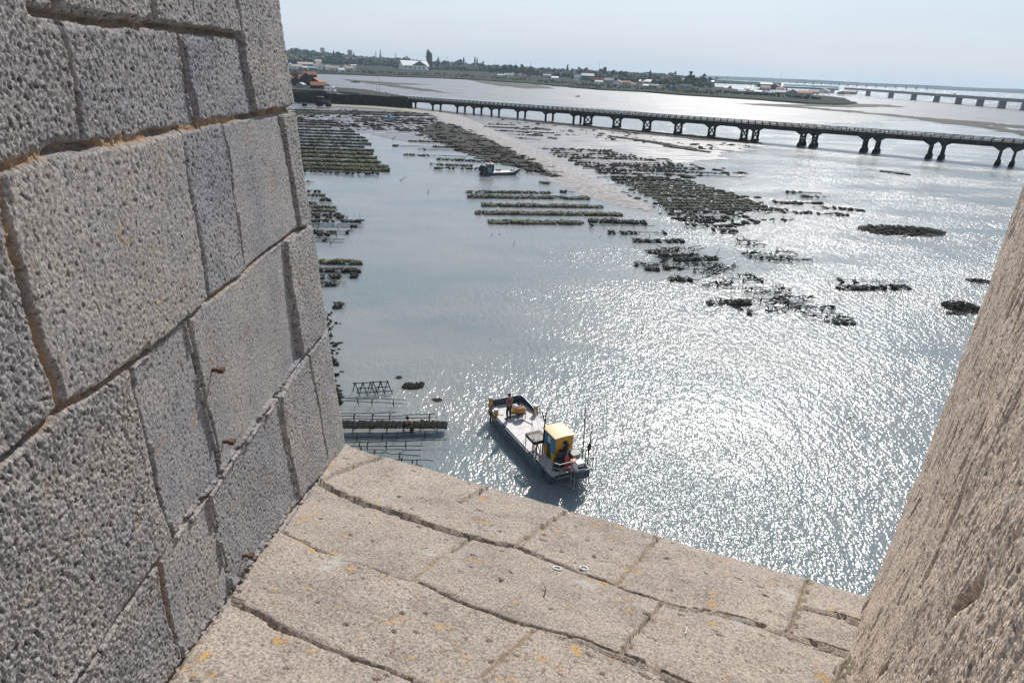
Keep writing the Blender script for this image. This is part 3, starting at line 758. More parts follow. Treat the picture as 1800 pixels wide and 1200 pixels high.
def rack(x0, y0, x1, y1, kind, label, group, seed, rows=1, fill=None, z0=0.0, stakes=0.0, twig=0.0):
    rnd = random.Random(seed)
    a, b = at(x0, y0, z0), at(x1, y1, z0)
    L = (b - a).length; ax = (b - a) / L; pr = Vector((-ax.y, ax.x, 0))
    dist = (a + b).length / 2
    lod = max(1.0, dist / 110)
    rz = math.atan2(ax.y, ax.x)
    root = empty('oyster_rack', a, rz)
    tag(root, label, 'oyster rack', group)
    H = 0.20 if kind != 'bare' else .36
    fr = MB(); rb = .022 * lod
    wd = .62
    step = 2.2 * lod
    offs = [(.95 * r) for r in range(rows)]
    for oy in offs:
        for sy in (0, wd):
            nseg = max(2, int(L / (3 * lod)))
            pts = [(L * i / nseg, oy + sy + rnd.gauss(0, .03), H + rnd.gauss(0, .03)) for i in range(nseg + 1)]
            fr.tube(pts, rb, 4)
        k = 0.2
        while k < L:
            for sy in (0, wd):
                up = H + (rnd.uniform(.1, .75) if rnd.random() < stakes else .05)
                fr.tube([(k + rnd.gauss(0, .06), oy + sy + rnd.gauss(0, .05), -.7), (k + rnd.gauss(0, .08), oy + sy, up)], rb * 1.1, 4)
            fr.tube([(k, oy, H - .04), (k, oy + wd, H - .04)], rb, 4)
            k += step * rnd.uniform(.75, 1.25)
    fr.build('frame', M_bar, root)
    if twig:   # short weedy sticks and tufts instead of whole bags
        bg_ = MB(); k = 0
        while k < L:
            if rnd.random() < twig:
                b_ = Vector((k, rnd.uniform(-.2, 1.0), H - rnd.uniform(0, .25))); e_ = b_ + Vector((rnd.gauss(0, .45), rnd.gauss(0, .3), rnd.uniform(-.25, .45)))
                bg_.tube([b_, (b_ + e_) / 2 + Vector((rnd.gauss(0, .06), 0, rnd.gauss(.03, .06))), e_], [.045, .05, .025], 4)
                if rnd.random() < .55: bg_.blob(b_, (rnd.uniform(.08, .34), .12, rnd.uniform(.05, .12)), rnd.random(), 5, 4, .45)
            k += .16
        tag(bg_.build('weedy_load', M_bag_dark, root), kind='stuff')
    p = {'green': .97, 'pale': .95, 'dark': .86, 'bare': .10}[kind] if fill is None else fill
    if p > 0:
        bg_ = MB(); sp = .42 * lod ** .6
        for oy in offs:
            k = 0.1; run = True
            while k < L - sp * .5:
                if rnd.random() < .10: run = rnd.random() < p
                if run and rnd.random() < max(p, .6):
                    q = Matrix.Rotation(rnd.gauss(0, .12), 3, 'Z') @ Matrix.Rotation(rnd.gauss(0, .10), 3, 'X') @ Matrix.Rotation(rnd.gauss(0, .1), 3, 'Y')
                    hh = rnd.uniform(.08, .2) * (1.2 if kind == 'green' else 1) * min(1.3, lod)
                    n0 = len(bg_.v)
                    bg_.box((k + sp / 2, oy + wd / 2 + rnd.gauss(0, .09), H + .02 + hh / 2 + .06 * math.sin(k * .9 + seed) + .04 * math.sin(k * 2.3)), (sp * rnd.uniform(.85, 1.25), rnd.uniform(.8, 1.15), hh), q, .62)
                    if rnd.random() < .5:
                        bg_.blob((k + sp / 2, oy + rnd.uniform(-.1, wd), H + hh * rnd.uniform(.2, 1.0)), (sp * .6, .28, .12), rnd.random(), 5, 4, .4)
                    if rnd.random() < .9:   # weed hanging over the near side
                        x = k + rnd.uniform(0, sp)
                        bg_.box((x, oy - .10, H - .08), (sp * 1.15, .14, rnd.uniform(.2, .32)), None, .7)
                k += sp
        if bg_.v: tag(bg_.build('weedy_load', RK.get(kind, M_bag_dark), root), kind='stuff')  # rows of oyster bags with hanging weed, joined into one mass
    return root

def field(rows, group, desc, seed, far_first=True):
    n = len(rows)
    for i, r in enumerate(rows):
        k = r[4]; kw = r[5] if len(r) > 5 else {}
        lab = '%s, %s from the back' % (desc, ORD[i + 1])
        rack(r[0], r[1], r[2], r[3], k, lab, group, seed + i, **kw)

def sl(y0, x0, x1): return y0 + (x1 - x0) * .030
# field beside the left wall, far half dark, near half green
F1 = []
for (yl, xe, k) in ((211.5, 577, 'dark'), (215, 594, 'dark'), (219, 615, 'dark'), (223.5, 583, 'dark'), (229, 622, 'dark'), (234, 632, 'dark'), (239.5, 641, 'dark'),
                    (245, 646, 'dark'), (250.5, 652, 'dark'), (256, 640, 'dark'), (262, 655, 'dark'), (268.5, 654, 'green'), (275.5, 662, 'green'), (283, 667, 'green'), (291, 680, 'green'), (297, 684, 'green'), (304, 665, 'bare')):
    F1.append((505, yl, xe, yl + .030 * (xe - 505), k, dict(rows=3 if k == 'green' else 2, fill=.5 if k == 'bare' else .95)))
field(F1, 'oyster racks in the field beside the left wall', 'long weedy oyster rack reaching out from the left wall', 100)
# racks on the far mud, under the causeway
F0 = [(505, 193, 560, 195, 'dark'), (505, 198, 640, 202, 'dark'), (612, 197, 700, 199.5, 'dark'), (615, 201, 742, 205, 'dark'), (613, 205.5, 752, 210, 'dark'), (618, 210, 768, 216, 'dark'),
      (640, 213.5, 772, 220, 'dark')]
field(F0, 'dark racks on the mud below the causeway', 'dark oyster rack on the mud in front of the causeway', 200)
F2 = [(717, 249, 818, 252, 'dark'), (689, 257, 866, 262, 'dark'), (735, 263.5, 900, 270, 'dark'), (710, 273, 822, 277, 'pale', dict(fill=.9)), (767, 281, 905, 288, 'dark'), (755, 290, 832, 293, 'pale', dict(fill=.8)), (762, 298.5, 848, 300, 'bare', dict(fill=.5)),
      (880, 277, 930, 280, 'bare', dict(stakes=.6)), (870, 285, 950, 290, 'bare', dict(stakes=.5)), (905, 293, 975, 297, 'bare', dict(stakes=.4)), (905, 302, 990, 306, 'bare', dict(stakes=.4, fill=.4))]
field(F2, 'racks left of the gravel spit near the small boat', 'low oyster rack in the water left of the gravel spit', 300)
F3 = [(946, 322, 967, 324, 'pale'), (818, 339, 972, 340.5, 'pale', dict(fill=.95)), (983, 338, 1010, 340, 'dark'), (822, 348, 1037, 351, 'pale', dict(rows=2)), (846, 363, 1064, 366, 'pale', dict(rows=2, stakes=.06)), (835, 377, 1095, 380, 'pale', dict(rows=2)), (858, 393.5, 1029, 395, 'pale', dict(rows=2)),
      (1034, 391, 1136, 394.5, 'dark', dict(rows=2, stakes=.15)), (1036, 400.5, 1152, 402, 'bare', dict(stakes=.3, fill=.5)), (1069, 411.5, 1172, 412, 'dark', dict(fill=.75, stakes=.2)), (1112, 425.5, 1204, 427, 'dark', dict(fill=.8, stakes=.2))]
field(F3, 'olive racks between the small boat and the barge', 'olive oyster rack in open water left of the spit tip', 400)
F4 = []
rnd = random.Random(44)
for i in range(13):
    y = 262.5 + i * 3.55
    x0 = 955 + i * 7.6 + rnd.uniform(-8, 8); x1 = min(1310, 1075 + i * 19 + rnd.uniform(-14, 14))
    F4.append((x0, y, x1, y + .03 * (x1 - x0), 'dark' if i != 11 else 'bare', dict(fill=.62 if i < 10 else .35, stakes=.25)))
field(F4, 'dark racks right of the gravel spit', 'dark ragged oyster rack on the far right of the spit', 500)
F4b = [(858, 219, 905, 221, 'dark'), (850, 224, 968, 229, 'dark'), (868, 230.5, 975, 235, 'dark'), (893, 237, 955, 240, 'dark', dict(fill=.6)), (962, 243, 978, 245, 'dark'), (905, 243.5, 950, 247, 'dark', dict(fill=.5)),
       (1067, 240.5, 1170, 254, 'pale', dict(rows=2)), (1110, 246, 1215, 264, 'pale', dict(rows=3)), (1165, 258, 1245, 269, 'pale', dict(rows=2)), (1210, 261, 1290, 267, 'dark', dict(fill=.5))]
field(F4b, 'short racks between the bridge and the spit', 'short oyster rack lying between the bridge and the gravel spit', 600)
F5 = []
rnd = random.Random(55)
ys = [313, 317.5, 322, 326.5, 331, 335.5, 340, 344.5, 349, 353.5, 358, 363, 368, 373, 378, 383.5, 389]
xs0 = [1055, 1070, 1085, 1098, 1108, 1118, 1126, 1136, 1144, 1150, 1157, 1163, 1168, 1174, 1182, 1190, 1200]
xs1 = [1178, 1216, 1222, 1240, 1258, 1275, 1290, 1298, 1300, 1320, 1334, 1350, 1382, 1425, 1292, 1294, 1290]
for i in range(17):
    k = 'dark' if i < 2 else ('pale' if i < 13 else 'dark')
    F5.append((xs0[i] + rnd.uniform(-6, 6), ys[i], xs1[i], ys[i] + .012 * (xs1[i] - xs0[i]), k, dict(fill=.88 if i < 13 else .5, stakes=.12)))
F5 += [(1205, 400, 1290, 402, 'bare', dict(fill=.35, stakes=.3)), (1250, 409, 1295, 411, 'bare', dict(fill=.4, stakes=.3))]
field(F5, 'racks in the big field right of the spit tip', 'weedy oyster rack in the dense field right of the spit tip', 700)
def z6s(x, y): return 1050 + x / 3.529, 260 + y / 3.529
F6 = []
for (xa, ya, xb, yb, k, f) in ((860, 575, 1010, 590, 'bare', .2), (880, 605, 1050, 612, 'bare', .2), (310, 646, 520, 640, 'dark', .7), (400, 634, 660, 640, 'bare', .4), (910, 655, 1075, 658, 'dark', .5), (1105, 650, 1240, 662, 'bare', .3),
        (390, 672, 640, 668, 'dark', .6), (940, 678, 1235, 682, 'dark', .45), (400, 698, 745, 690, 'dark', .9), (980, 700, 1335, 706, 'bare', .25), (232, 728, 478, 726, 'dark', .9), (500, 722, 790, 722, 'dark', .5), (410, 750, 545, 747, 'dark', .6), (292, 752, 380, 757, 'dark', .6),
        (560, 745, 870, 745, 'bare', .35), (600, 768, 850, 770, 'bare', .4), (640, 792, 760, 790, 'bare', .3), (870, 800, 980, 802, 'bare', .2), (780, 828, 1050, 832, 'bare', .3), (448, 818, 590, 822, 'dark', .8), (700, 845, 845, 842, 'dark', .5), (650, 866, 765, 866, 'bare', 0),
        (780, 888, 1070, 890, 'bare', .2), (980, 915, 1200, 918, 'bare', .2), (1080, 885, 1200, 893, 'bare', .15), (1120, 940, 1350, 946, 'bare', .2), (680, 968, 990, 966, 'dark', .7), (1000, 962, 1200, 966, 'bare', .25), (860, 996, 940, 998, 'dark', .9), (1050, 985, 1300, 990, 'bare', .2), (1060, 1018, 1180, 1012, 'dark', .6),
        (1180, 1002, 1480, 1006, 'bare', .25), (930, 1026, 985, 1030, 'dark', .6), (1290, 1052, 1540, 1056, 'bare', .3), (1435, 1085, 1590, 1088, 'dark', .6)):
    p, q = z6s(xa, ya), z6s(xb, yb)
    F6.append((p[0], p[1] + 2.0, q[0], q[1] + 2.0, k, dict(fill=f * .4 if f > .55 else 0, stakes=.25, twig=.35 + f * .5)))
F6.sort(key=lambda r: r[1])
field(F6, 'bare and broken racks in the glittering water', 'thin broken oyster rack in the glittering water beyond the barge', 800)
F7 = [(1382, 340, 1446, 341, 'dark', dict(fill=.7)), (1408, 349, 1460, 350, 'bare', dict(fill=.4)), (1362, 358, 1450, 361, 'dark', dict(fill=.8, rows=2)), (1430, 366, 1518, 372, 'dark', dict(fill=.6)), (1436, 378, 1490, 380, 'dark', dict(fill=.6)),
      (1545, 302, 1600, 309, 'dark', dict(fill=.9)), (1455, 500, 1596, 501, 'bare', dict(fill=.2, stakes=.2)), (1476, 510, 1600, 509, 'dark', dict(fill=.55, twig=.9))]
field(F7, 'scattered racks in the open water at the right', 'lone oyster rack in open water toward the right wall', 900)
F8 = []
for (y, xe, k, f) in ((322, 552, 'dark', .8), (338, 564, 'dark', .6), (353, 580, 'dark', .9), (366, 592, 'pale', .9), (372, 594, 'pale', .9), (384, 612, 'dark', .6), (393, 642, 'bare', .5), (405, 638, 'bare', .5), (417, 613, 'bare', .5), (431, 603, 'bare', .2), (345, 570, 'pale', .9), (360, 586, 'dark', .9), (379, 600, 'dark', .7), (399, 628, 'dark', .5), (411, 622, 'dark', .5), (424, 606, 'dark', .4)):
    F8.append((520, y - 1, xe, y + .5, k, dict(fill=f, stakes=.15)))
F8.sort(key=lambda r: r[1])
F8 += [(540, 463, 636, 465, 'green', dict(rows=1)), (540, 477, 634, 479, 'dark', dict(fill=.9, rows=1)), (540, 491, 632, 488, 'dark', dict(fill=.7)), (545, 503, 610, 502, 'dark', dict(fill=.8)), (586, 541, 608, 540, 'dark')]
field(F8, 'racks close behind the left wall corner', 'short oyster rack poking out from behind the left wall corner', 1000)

# seaweed covered rocks and clumps
M_rockweed = pm('black_seaweed', (0.014, 0.015, 0.014), .8, .5, 2.5, .8, 9, spec=.1, col2=(0.05, 0.048, 0.042))
def mound(px0, py, px1, h, dep, label, seed, nb=70):
    rnd = random.Random(seed); a, b = at(px0, py), at(px1, py)
    L = (b - a).length; ax = (b - a) / L; pr = Vector((-ax.y, ax.x, 0)); c = (a + b) / 2
    mb = MB()
    for i in range(nb):
        u, v = rnd.uniform(-1, 1), rnd.gauss(0, .45)
        e = max(0, 1 - u * u - v * v * .6)
        if e <= 0: continue
        r = rnd.uniform(.10, .26) * min(L, 12) / 14 + .05
        mb.blob(ax * u * L / 2 + pr * v * dep / 2 + Vector((0, 0, h * e * rnd.uniform(.2, 1))), (r * 1.5, r, r * .55), rnd.random(), 6, 4, .4)
    mb.blob((0, 0, 0), (L * .5, dep * .55, .07), 1, 16, 5, .1)
    o = mb.build('seaweed_mound', M_rockweed); o.location = c
    tag(o, label, 'seaweed mound', 'dark seaweed mounds in the water')
mound(1515, 406, 1655, .35, 7, 'long low black seaweed mound in the glittering water toward the right wall', 1, 420)
mound(1545, 398, 1570, .15, 2, 'tiny black weed clump just behind the long seaweed mound', 2, 20)
mound(1660, 541, 1722, .55, 3.5, 'rounded black seaweed mound touching the right wall edge', 3, 240)
mound(1662, 551, 1700, .12, 1, 'thin strip of weed in front of the rounded mound', 4, 30)
mound(1700, 494, 1740, .25, 2, 'small black weed mound cut off by the right wall', 5, 50)
mound(706, 679, 742, .16, 1.0, 'flat weed clump awash near the two upturned trestles', 6, 26)
mound(760, 703, 778, .10, .5, 'small dark weed clump awash right of the trestles', 7, 16)
mound(696, 664, 706, .14, .4, 'smallest dark clump beside the upturned trestles', 8, 12)
mb = MB(); rnd = random.Random(9)
for i in range(85):
    t = rnd.random() ** 1.2; py = 548 + t * 170; px = 566 + (py - 548) * .19 + abs(rnd.gauss(0, 9)) * (1.25 - t)
    mb.blob(at(px, py), (rnd.uniform(.07, .24), rnd.uniform(.07, .2), rnd.uniform(.06, .2)), rnd.random(), 6, 4, .4)
tag(mb.build('seaweed', M_rockweed), 'scatter of small black weedy stones in the shallows at the left wall corner', 'seaweed', kind='stuff')

def litter(poly, n, smin, smax, z, seed, label, mat, flat=.5):
    rnd = random.Random(seed); mb = MB()
    xs = [p[0] for p in poly]; ys = [p[1] for p in poly]; k = 0
    while k < n:
        x, y = rnd.uniform(min(xs), max(xs)), rnd.uniform(min(ys), max(ys)); ins = False
        for i in range(len(poly)):
            (xa, ya), (xb, yb) = poly[i - 1], poly[i]
            if (ya > y) != (yb > y) and x < (xb - xa) * (y - ya) / (yb - ya) + xa: ins = not ins
        k += 1
        if not ins: continue
        r = smin + (smax - smin) * rnd.random() ** 2.5
        mb.blob(at(x, y, z), (r * rnd.uniform(1, 2.6), r, r * flat), rnd.random(), 5, 4, .45)
    tag(mb.build('seaweed', mat), label, 'seaweed', kind='stuff')
litter([(735, 214), (790, 215), (865, 243), (950, 290), (990, 313), (950, 306), (880, 284), (800, 262), (730, 236)], 1500, .15, .8, .2, 71, 'dark rubble and weed strewn down the left flank of the gravel spit', M_rockweed)
litter([(950, 255), (1010, 255), (1180, 280), (1330, 305), (1250, 312), (1090, 322), (1030, 290)], 350, .12, .7, .1, 72, 'dark weed strewn over the mud right of the gravel spit', M_rockweed)
litter([(860, 208), (1000, 222), (1180, 238), (1345, 250), (1330, 262), (1240, 262), (1060, 245), (900, 236)], 500, .15, .8, .12, 73, 'dark weed strewn over the mud in front of the bridge piers', M_rockweed)
litter([(515, 192), (600, 192), (760, 200), (780, 218), (740, 232), (600, 228), (515, 212)], 900, .15, .8, .12, 74, 'dark weed strewn over the mud below the causeway', M_rockweed)
litter([(1050, 318), (1130, 318), (1330, 345), (1400, 388), (1280, 400), (1180, 385)], 500, .1, .5, .08, 75, 'dark weed between the racks of the dense field', M_rockweed)

# leaning stakes
M_stake = pm('wet_stake', (0.03, 0.026, 0.022), .8, .4, 4)
for i, (xa, ya, xb, yb, lab) in enumerate(((901, 433, 905, 424, 'thin stake left of the olive racks'), (862, 602, 861, 595, 'short stake in open water behind the barge'), (997, 602, 999, 592, 'short stake right of the barge bow'),
        (1126, 588, 1132, 574, 'bent dark stake in the glitter behind the barge stern'), (1258, 448, 1266, 436, 'tall stake leaning over the broken racks'), (1291, 437, 1296, 425, 'pair member stake beyond the broken racks'), (1626, 679, 1648, 662, 'long sloping pole beside the right wall'),
        (1481, 741, 1504, 731, 'sloping pole low in the bright glitter'), (700, 320, 714, 311, 'curved stake in the calm water at the left'), (688, 247, 696, 240, 'slanting stake near the far mud'), (862, 418, 866, 410, 'stubby post below the olive racks'),
        (873, 415, 880, 410, 'dark bird shaped stub in the water'), (1228, 515, 1230, 508, 'stub post below the bare trestle'), (1052, 420, 1056, 414, 'short stub between two racks'), (752, 345, 753, 333, 'upright stake in the calm water'), (1360, 610, 1366, 600, 'faint stake in the strong glitter'))):
    a = at(xa, ya, -.2); r = math.hypot(a.x, a.y) + .12 * i % .3
    b = dirpt(xb, yb, r)
    mb = MB(); mid = (a + b) / 2 + Vector((.03, 0, .04))
    k = max(.028, r * .00042)
    mb.tube([a - (b - a) * .3, mid, b], [k, k, k * .7], 5)
    tag(mb.build('wooden_stake', M_stake), lab, 'stake', 'stakes standing in the water')

# ------------------------------------------------------------------ the near racks by the left wall
def rod_rack(rails, posts, label, seed, r=.022):
    """rails: list of pixel polylines at a height; posts: pixels where a leg stands"""
    rnd = random.Random(seed); root = empty('rod_rack', at(*rails[0][0][0])); tag(root, label, 'oyster rack', 'bare rod racks below the left wall')
    mb = MB(); o = root.location
    for pts, z in rails:
        q = [at(x, y, z) - o for x, y in pts]
        full = []
        for a, b in zip(q[:-1], q[1:]):
            for i in range(6): full.append(a + (b - a) * i / 6 + Vector((0, rnd.gauss(0, .012), rnd.gauss(0, .018))))
        full.append(q[-1]); mb.tube(full, r, 5)
    mb.build('rail', M_bar, root)
    for (x, y, z) in posts:
        mb = MB()
        p = at(x, y, z) - o
        mb.tube([p + Vector((rnd.gauss(0, .03), rnd.gauss(0, .03), -z - .8)), p + Vector((0, 0, .12))], r * 1.15, 5)
        mb.tube([p + Vector((0, -.33, -.05)), p + Vector((rnd.gauss(0, .03), .33, -.05))], r, 5)
        mb.build('leg', M_bar, root)
    return root
def z7n(x, y): return 560 + x / 4.8, 600 + y / 4.8
def rr(lines, posts, label, seed, z=.4, r=.022):
    rod_rack([([z7n(*p) for p in l], z) for l in lines], [(*z7n(x, y), z) for x, y in posts], label, seed, r)
rr([[(60, 468), (400, 480), (735, 492)], [(60, 498), (400, 508), (720, 524)]], [(180, 490), (332, 495), (450, 500), (632, 510)], 'bare two rail oyster rack nearest the upturned trestles', 1)
rr([[(60, 606), (420, 604), (650, 598)], [(60, 628), (560, 630), (980, 608)], [(100, 650), (560, 652), (1000, 640)]], [(300, 625), (455, 628), (600, 625), (935, 625)], 'bare three rail oyster rack just behind the rack loaded with bags', 2, r=.027)
rr([[(80, 775), (540, 772), (1000, 750)], [(80, 800), (560, 808), (960, 790)]], [(325, 790), (540, 790), (660, 780), (900, 775)], 'bare two rail oyster rack in front of the loaded rack, first of three', 3)
rr([[(80, 850), (500, 845), (1090, 826)], [(80, 885), (520, 880), (880, 880)]], [(345, 860), (410, 870), (570, 865), (735, 860)], 'bare rack second of three in front of the loaded rack', 4)
rr([[(80, 915), (480, 910), (870, 914)], [(250, 945), (560, 940), (860, 965)], [(360, 1005), (620, 995), (970, 1005)], [(560, 1030), (880, 1050)]], [(360, 905), (470, 930), (685, 950), (700, 1000), (790, 1020), (830, 1015)], 'bare rack third of three, closest to the stone sill', 5)

# loaded rack with its bags
gx0, gx1 = z7n(90, 712), z7n(1085, 700)
A_ = at(gx0[0], gx0[1], .45); B_ = at(gx1[0], gx1[1], .45); Ln = (B_ - A_).length; ax = (B_ - A_) / Ln; pr = Vector((-ax.y, ax.x, 0))
root = empty('oyster_rack', Vector((A_.x, A_.y, 0)), math.atan2(ax.y, ax.x)); tag(root, 'low rack carrying a full row of dark mesh bags beside the wading man', 'oyster rack')
mb = MB()
for y in (-.22, .22): mb.tube([(i * Ln / 10, y, .40 - .10 * (i / 10) ** 2) for i in range(11)], .025, 5)
for i in range(7):
    for y in (-.22, .22): mb.tube([(.4 + i * Ln / 7, y, -.8), (.4 + i * Ln / 7, y, .42)], .025, 5)
mb.build('frame', M_bar, root)
nb = 21; rnd = random.Random(77)
bag = MB()
for i in range(9):
    pass
def bag_mesh(seed):
    rnd = random.Random(seed); mb = MB(); nx, ny = 6, 8
    top = []; P = {}
    for sgn in (1, -1):
        for i in range(nx + 1):
            for j in range(ny + 1):
                x, y = i / nx * 2 - 1, j / ny * 2 - 1
                e = (1 - abs(x) ** 3.5) * (1 - abs(y) ** 5)
                P[sgn, i, j] = len(mb.v)
                mb.v.append((x * .22, y * .46, sgn * .085 * e * rnd.uniform(.75, 1.15)))
    for sgn in (1, -1):
        for i in range(nx):
            for j in range(ny):
                q = (P[sgn, i, j], P[sgn, i + 1, j], P[sgn, i + 1, j + 1], P[sgn, i, j + 1])
                mb.f.append(q if sgn > 0 else q[::-1])
    return mb.mesh('oyster_bag', M_net, True)
BAGM = [bag_mesh(i) for i in range(4)]
bag_dx = Ln / nb
for i in range(nb):
    o = bpy.data.objects.new('oyster_bag', BAGM[i % 4]); COL.objects.link(o)
    p = A_ + ax * ((i + .5) * bag_dx)
    t = (i + .5) / nb
    o.location = (p.x, p.y, .53 - .10 * t * t + rnd.gauss(0, .012))
    o.rotation_euler = (rnd.gauss(0, .05), rnd.gauss(.22, .06), math.atan2(ax.y, ax.x) + rnd.gauss(-.08, .07))
    o.scale = (bag_dx / .40, 1, 1)
    tag(o, 'dark mesh oyster bag on the loaded rack, %s from the left' % ORD[i + 1], 'oyster bag', 'mesh oyster bags on the loaded rack')

# two upturned trestles and half sunk bags
def trestle(pxs, label):
    root = None
    (xl, yl), (xr, yr), (hx, hy) = pxs
    a, b = at(*z7n(xl, yl), 0), at(*z7n(xr, yr), 0)
    root = empty('trestle', a); tag(root, label, 'trestle', 'upturned trestles in the shallows')
    ax = (b - a); L = ax.length; ax /= L; pr = Vector((-ax.y, ax.x, 0))
    bars = MB()
    H = .85; D = .95
    for i in range(3):
        x = ax * (L * i / 2); legs = MB()
        legs.tube([x + ax * .30 + Vector((0, 0, -.3)), x - ax * .12 + pr * D * .45 + Vector((0, 0, H))], .034, 5)
        legs.tube([x + pr * D - ax * .38 + Vector((0, 0, -.3)), x - ax * .10 + pr * D * .40 + Vector((0, 0, H + .05))], .034, 5)
        legs.build('leg', M_bar, root)
    for f, h in ((.45, H - .04), (.12, .22)):
        bars.tube([ax * (-.27 if h > .5 else 0) + pr * D * f + Vector((0, 0, h)), ax * (L + (0 if h > .5 else .25)) + pr * D * f + Vector((0, 0, h))], .03, 5)
    bars.tube([pr * D * .88 + Vector((0, 0, .2)), ax * L + pr * D * .88 + Vector((0, 0, .2))], .03, 5)
    bars.tube([pr * D * .2 + Vector((0, 0, .3)), ax * L * .5 + pr * D * .4 + Vector((0, 0, .8))], .02, 5)
    bars.build('crossbar', M_bar, root)
trestle(((325, 465), (455, 458), (0, 0)), 'black upturned trestle on its legs in the shallows, left of the pair')
trestle(((478, 455), (598, 450), (0, 0)), 'black upturned trestle on its legs in the shallows, right of the pair')
for i, (x, y) in enumerate(((735, 372), (785, 376), (830, 370), (868, 364))):
    o = bpy.data.objects.new('oyster_bag', BAGM[i]); COL.objects.link(o); p = at(*z7n(x, y), .08)
    o.location = p; o.rotation_euler = (.08, .3, -.25 + .08 * i); o.scale = (.8, .9, 1)
    tag(o, 'mesh oyster bag half awash beside the upturned trestles, %s from the left' % ORD[i + 1], 'oyster bag', 'half sunk oyster bags')
# ------------------------------------------------------------------ the old concrete bridge
def tide(m):
    """weed and barnacles darken the concrete up to the high water line"""
    nt = m.node_tree; b = nt.nodes['Principled BSDF']; src = b.inputs['Base Color'].links[0].from_socket
    g = N(nt, 'ShaderNodeNewGeometry'); sx_ = N(nt, 'ShaderNodeSeparateXYZ'); nt.links.new(g.outputs['Position'], sx_.inputs[0])
    n = N(nt, 'ShaderNodeTexNoise', Scale=.8, Detail=4.0); nt.links.new(g.outputs['Position'], n.inputs['Vector'])
    a = N(nt, 'ShaderNodeMath', operation='MULTIPLY_ADD'); nt.links.new(n.outputs['Fac'], a.inputs[0]); a.inputs[1].default_value = 2.2; nt.links.new(sx_.outputs[2], a.inputs[2])
    r = N(nt, 'ShaderNodeMapRange'); nt.links.new(a.outputs[0], r.inputs[0]); r.inputs[1].default_value = 2.2; r.inputs[2].default_value = 3.6
    x = N(nt, 'ShaderNodeMix', data_type='RGBA'); nt.links.new(r.outputs[0], x.inputs[0]); x.inputs[6].default_value = (.016, .018, .015, 1); nt.links.new(src, x.inputs[7])
    nt.links.new(x.outputs[2], b.inputs['Base Color'])
M_conc = pm('dark_concrete', (0.034, 0.035, 0.036), .9, .35, .35, .4, 3, col2=(0.075, 0.073, 0.068), spec=.08)
tide(M_conc)
M_rail = pm('bridge_rail_paint', (0.030, 0.030, 0.031), .9, .3, 2, spec=.06)
A0 = Vector((-64.0, 360.5, 0)); B0 = Vector((142.8, 201.0, 0))
bx = (B0 - A0); bL = bx.length; bx /= bL; by = Vector((-bx.y, bx.x, 0))     # by points away from the camera
if by.y < 0: by = -by
def bz(s): # rail top height along the bridge
    t = s / bL; return zA + (zB - zA) * t
zA = zat(700, 169.0, A0.length); zB = zat(1762, 244.0, B0.length)
root = empty('bridge', A0, math.atan2(bx.y, bx.x))
tag(root, 'long low dark concrete road bridge on many paired piers crossing the tidal flats', 'bridge')
def sx(px):   # where the bridge line crosses an image column
    lo, hi = -60.0, 400.0
    for _ in range(60):
        m_ = (lo + hi) / 2; p = A0 + bx * m_
        d = np.array([p.x, p.y, 0 - 21.0]); z = d @ CF; X = 900 + FPX * (d @ CR) / z
        if X < px: lo = m_
        else: hi = m_
    return lo
frames = [(716, 0), (760, 0), (803, 0), (832, 0), (863, 0), (909, 0), (958, 0), (1007, 0), (1026, 1), (1077, 1), (1130, 1), (1185, 1), (1244, 1), (1301, 1), (1321, 1), (1404, 2), (1425, 2), (1514, 2), (1536, 2), (1629, 2), (1651, 2), (1751, 2), (1776, 2)]
S_ = [(sx(p), k) for p, k in frames]
S_ += [(S_[-1][0] + 19, 2), (S_[-1][0] + 23, 2), (S_[-1][0] + 42, 2)]
WB = 6.2
s0, s1 = -6.0, S_[-1][0] + 20
# girder with haunches at the piers
prof = []
ss = sorted(set([s0, s1] + [x + d for x, k in S_ for d in (-2.1, -.45, .45, 2.1)] ))
mb = MB(); low = []
for s in ss:
    dmin = min(abs(s - x) for x, k in S_)
    low.append((s, bz(s) - 2.35 - (1.0 if dmin < .6 else 0)))
pts = [(s, bz(s) - 1.0) for s in ss]
for side, y0, y1 in (('n', 0, .5), ('f', WB - .5, WB)):
    for (a, al), (b, bl) in zip(low[:-1], low[1:]):
        za, zb = bz(a) - 1.25, bz(b) - 1.25
        mb.add([(a, y0, al), (b, y0, bl), (b, y1, bl), (a, y1, al), (a, y0, za), (b, y0, zb), (b, y1, zb), (a, y1, za)],
               [(0, 1, 5, 4), (1, 2, 6, 5), (2, 3, 7, 6), (3, 0, 4, 7), (3, 2, 1, 0), (4, 5, 6, 7)])
mb.build('girder', M_conc, root)
mb = MB()
mb.add([(s0, -.45, bz(s0) - 1.25), (s1, -.45, bz(s1) - 1.25), (s1, WB + .45, bz(s1) - 1.25), (s0, WB + .45, bz(s0) - 1.25),
        (s0, -.45, bz(s0) - .95), (s1, -.45, bz(s1) - .95), (s1, WB + .45, bz(s1) - .95), (s0, WB + .45, bz(s0) - .95)],
       [(0, 1, 5, 4), (1, 2, 6, 5), (2, 3, 7, 6), (3, 0, 4, 7), (3, 2, 1, 0), (4, 5, 6, 7)])
mb.build('deck', M_conc, root)
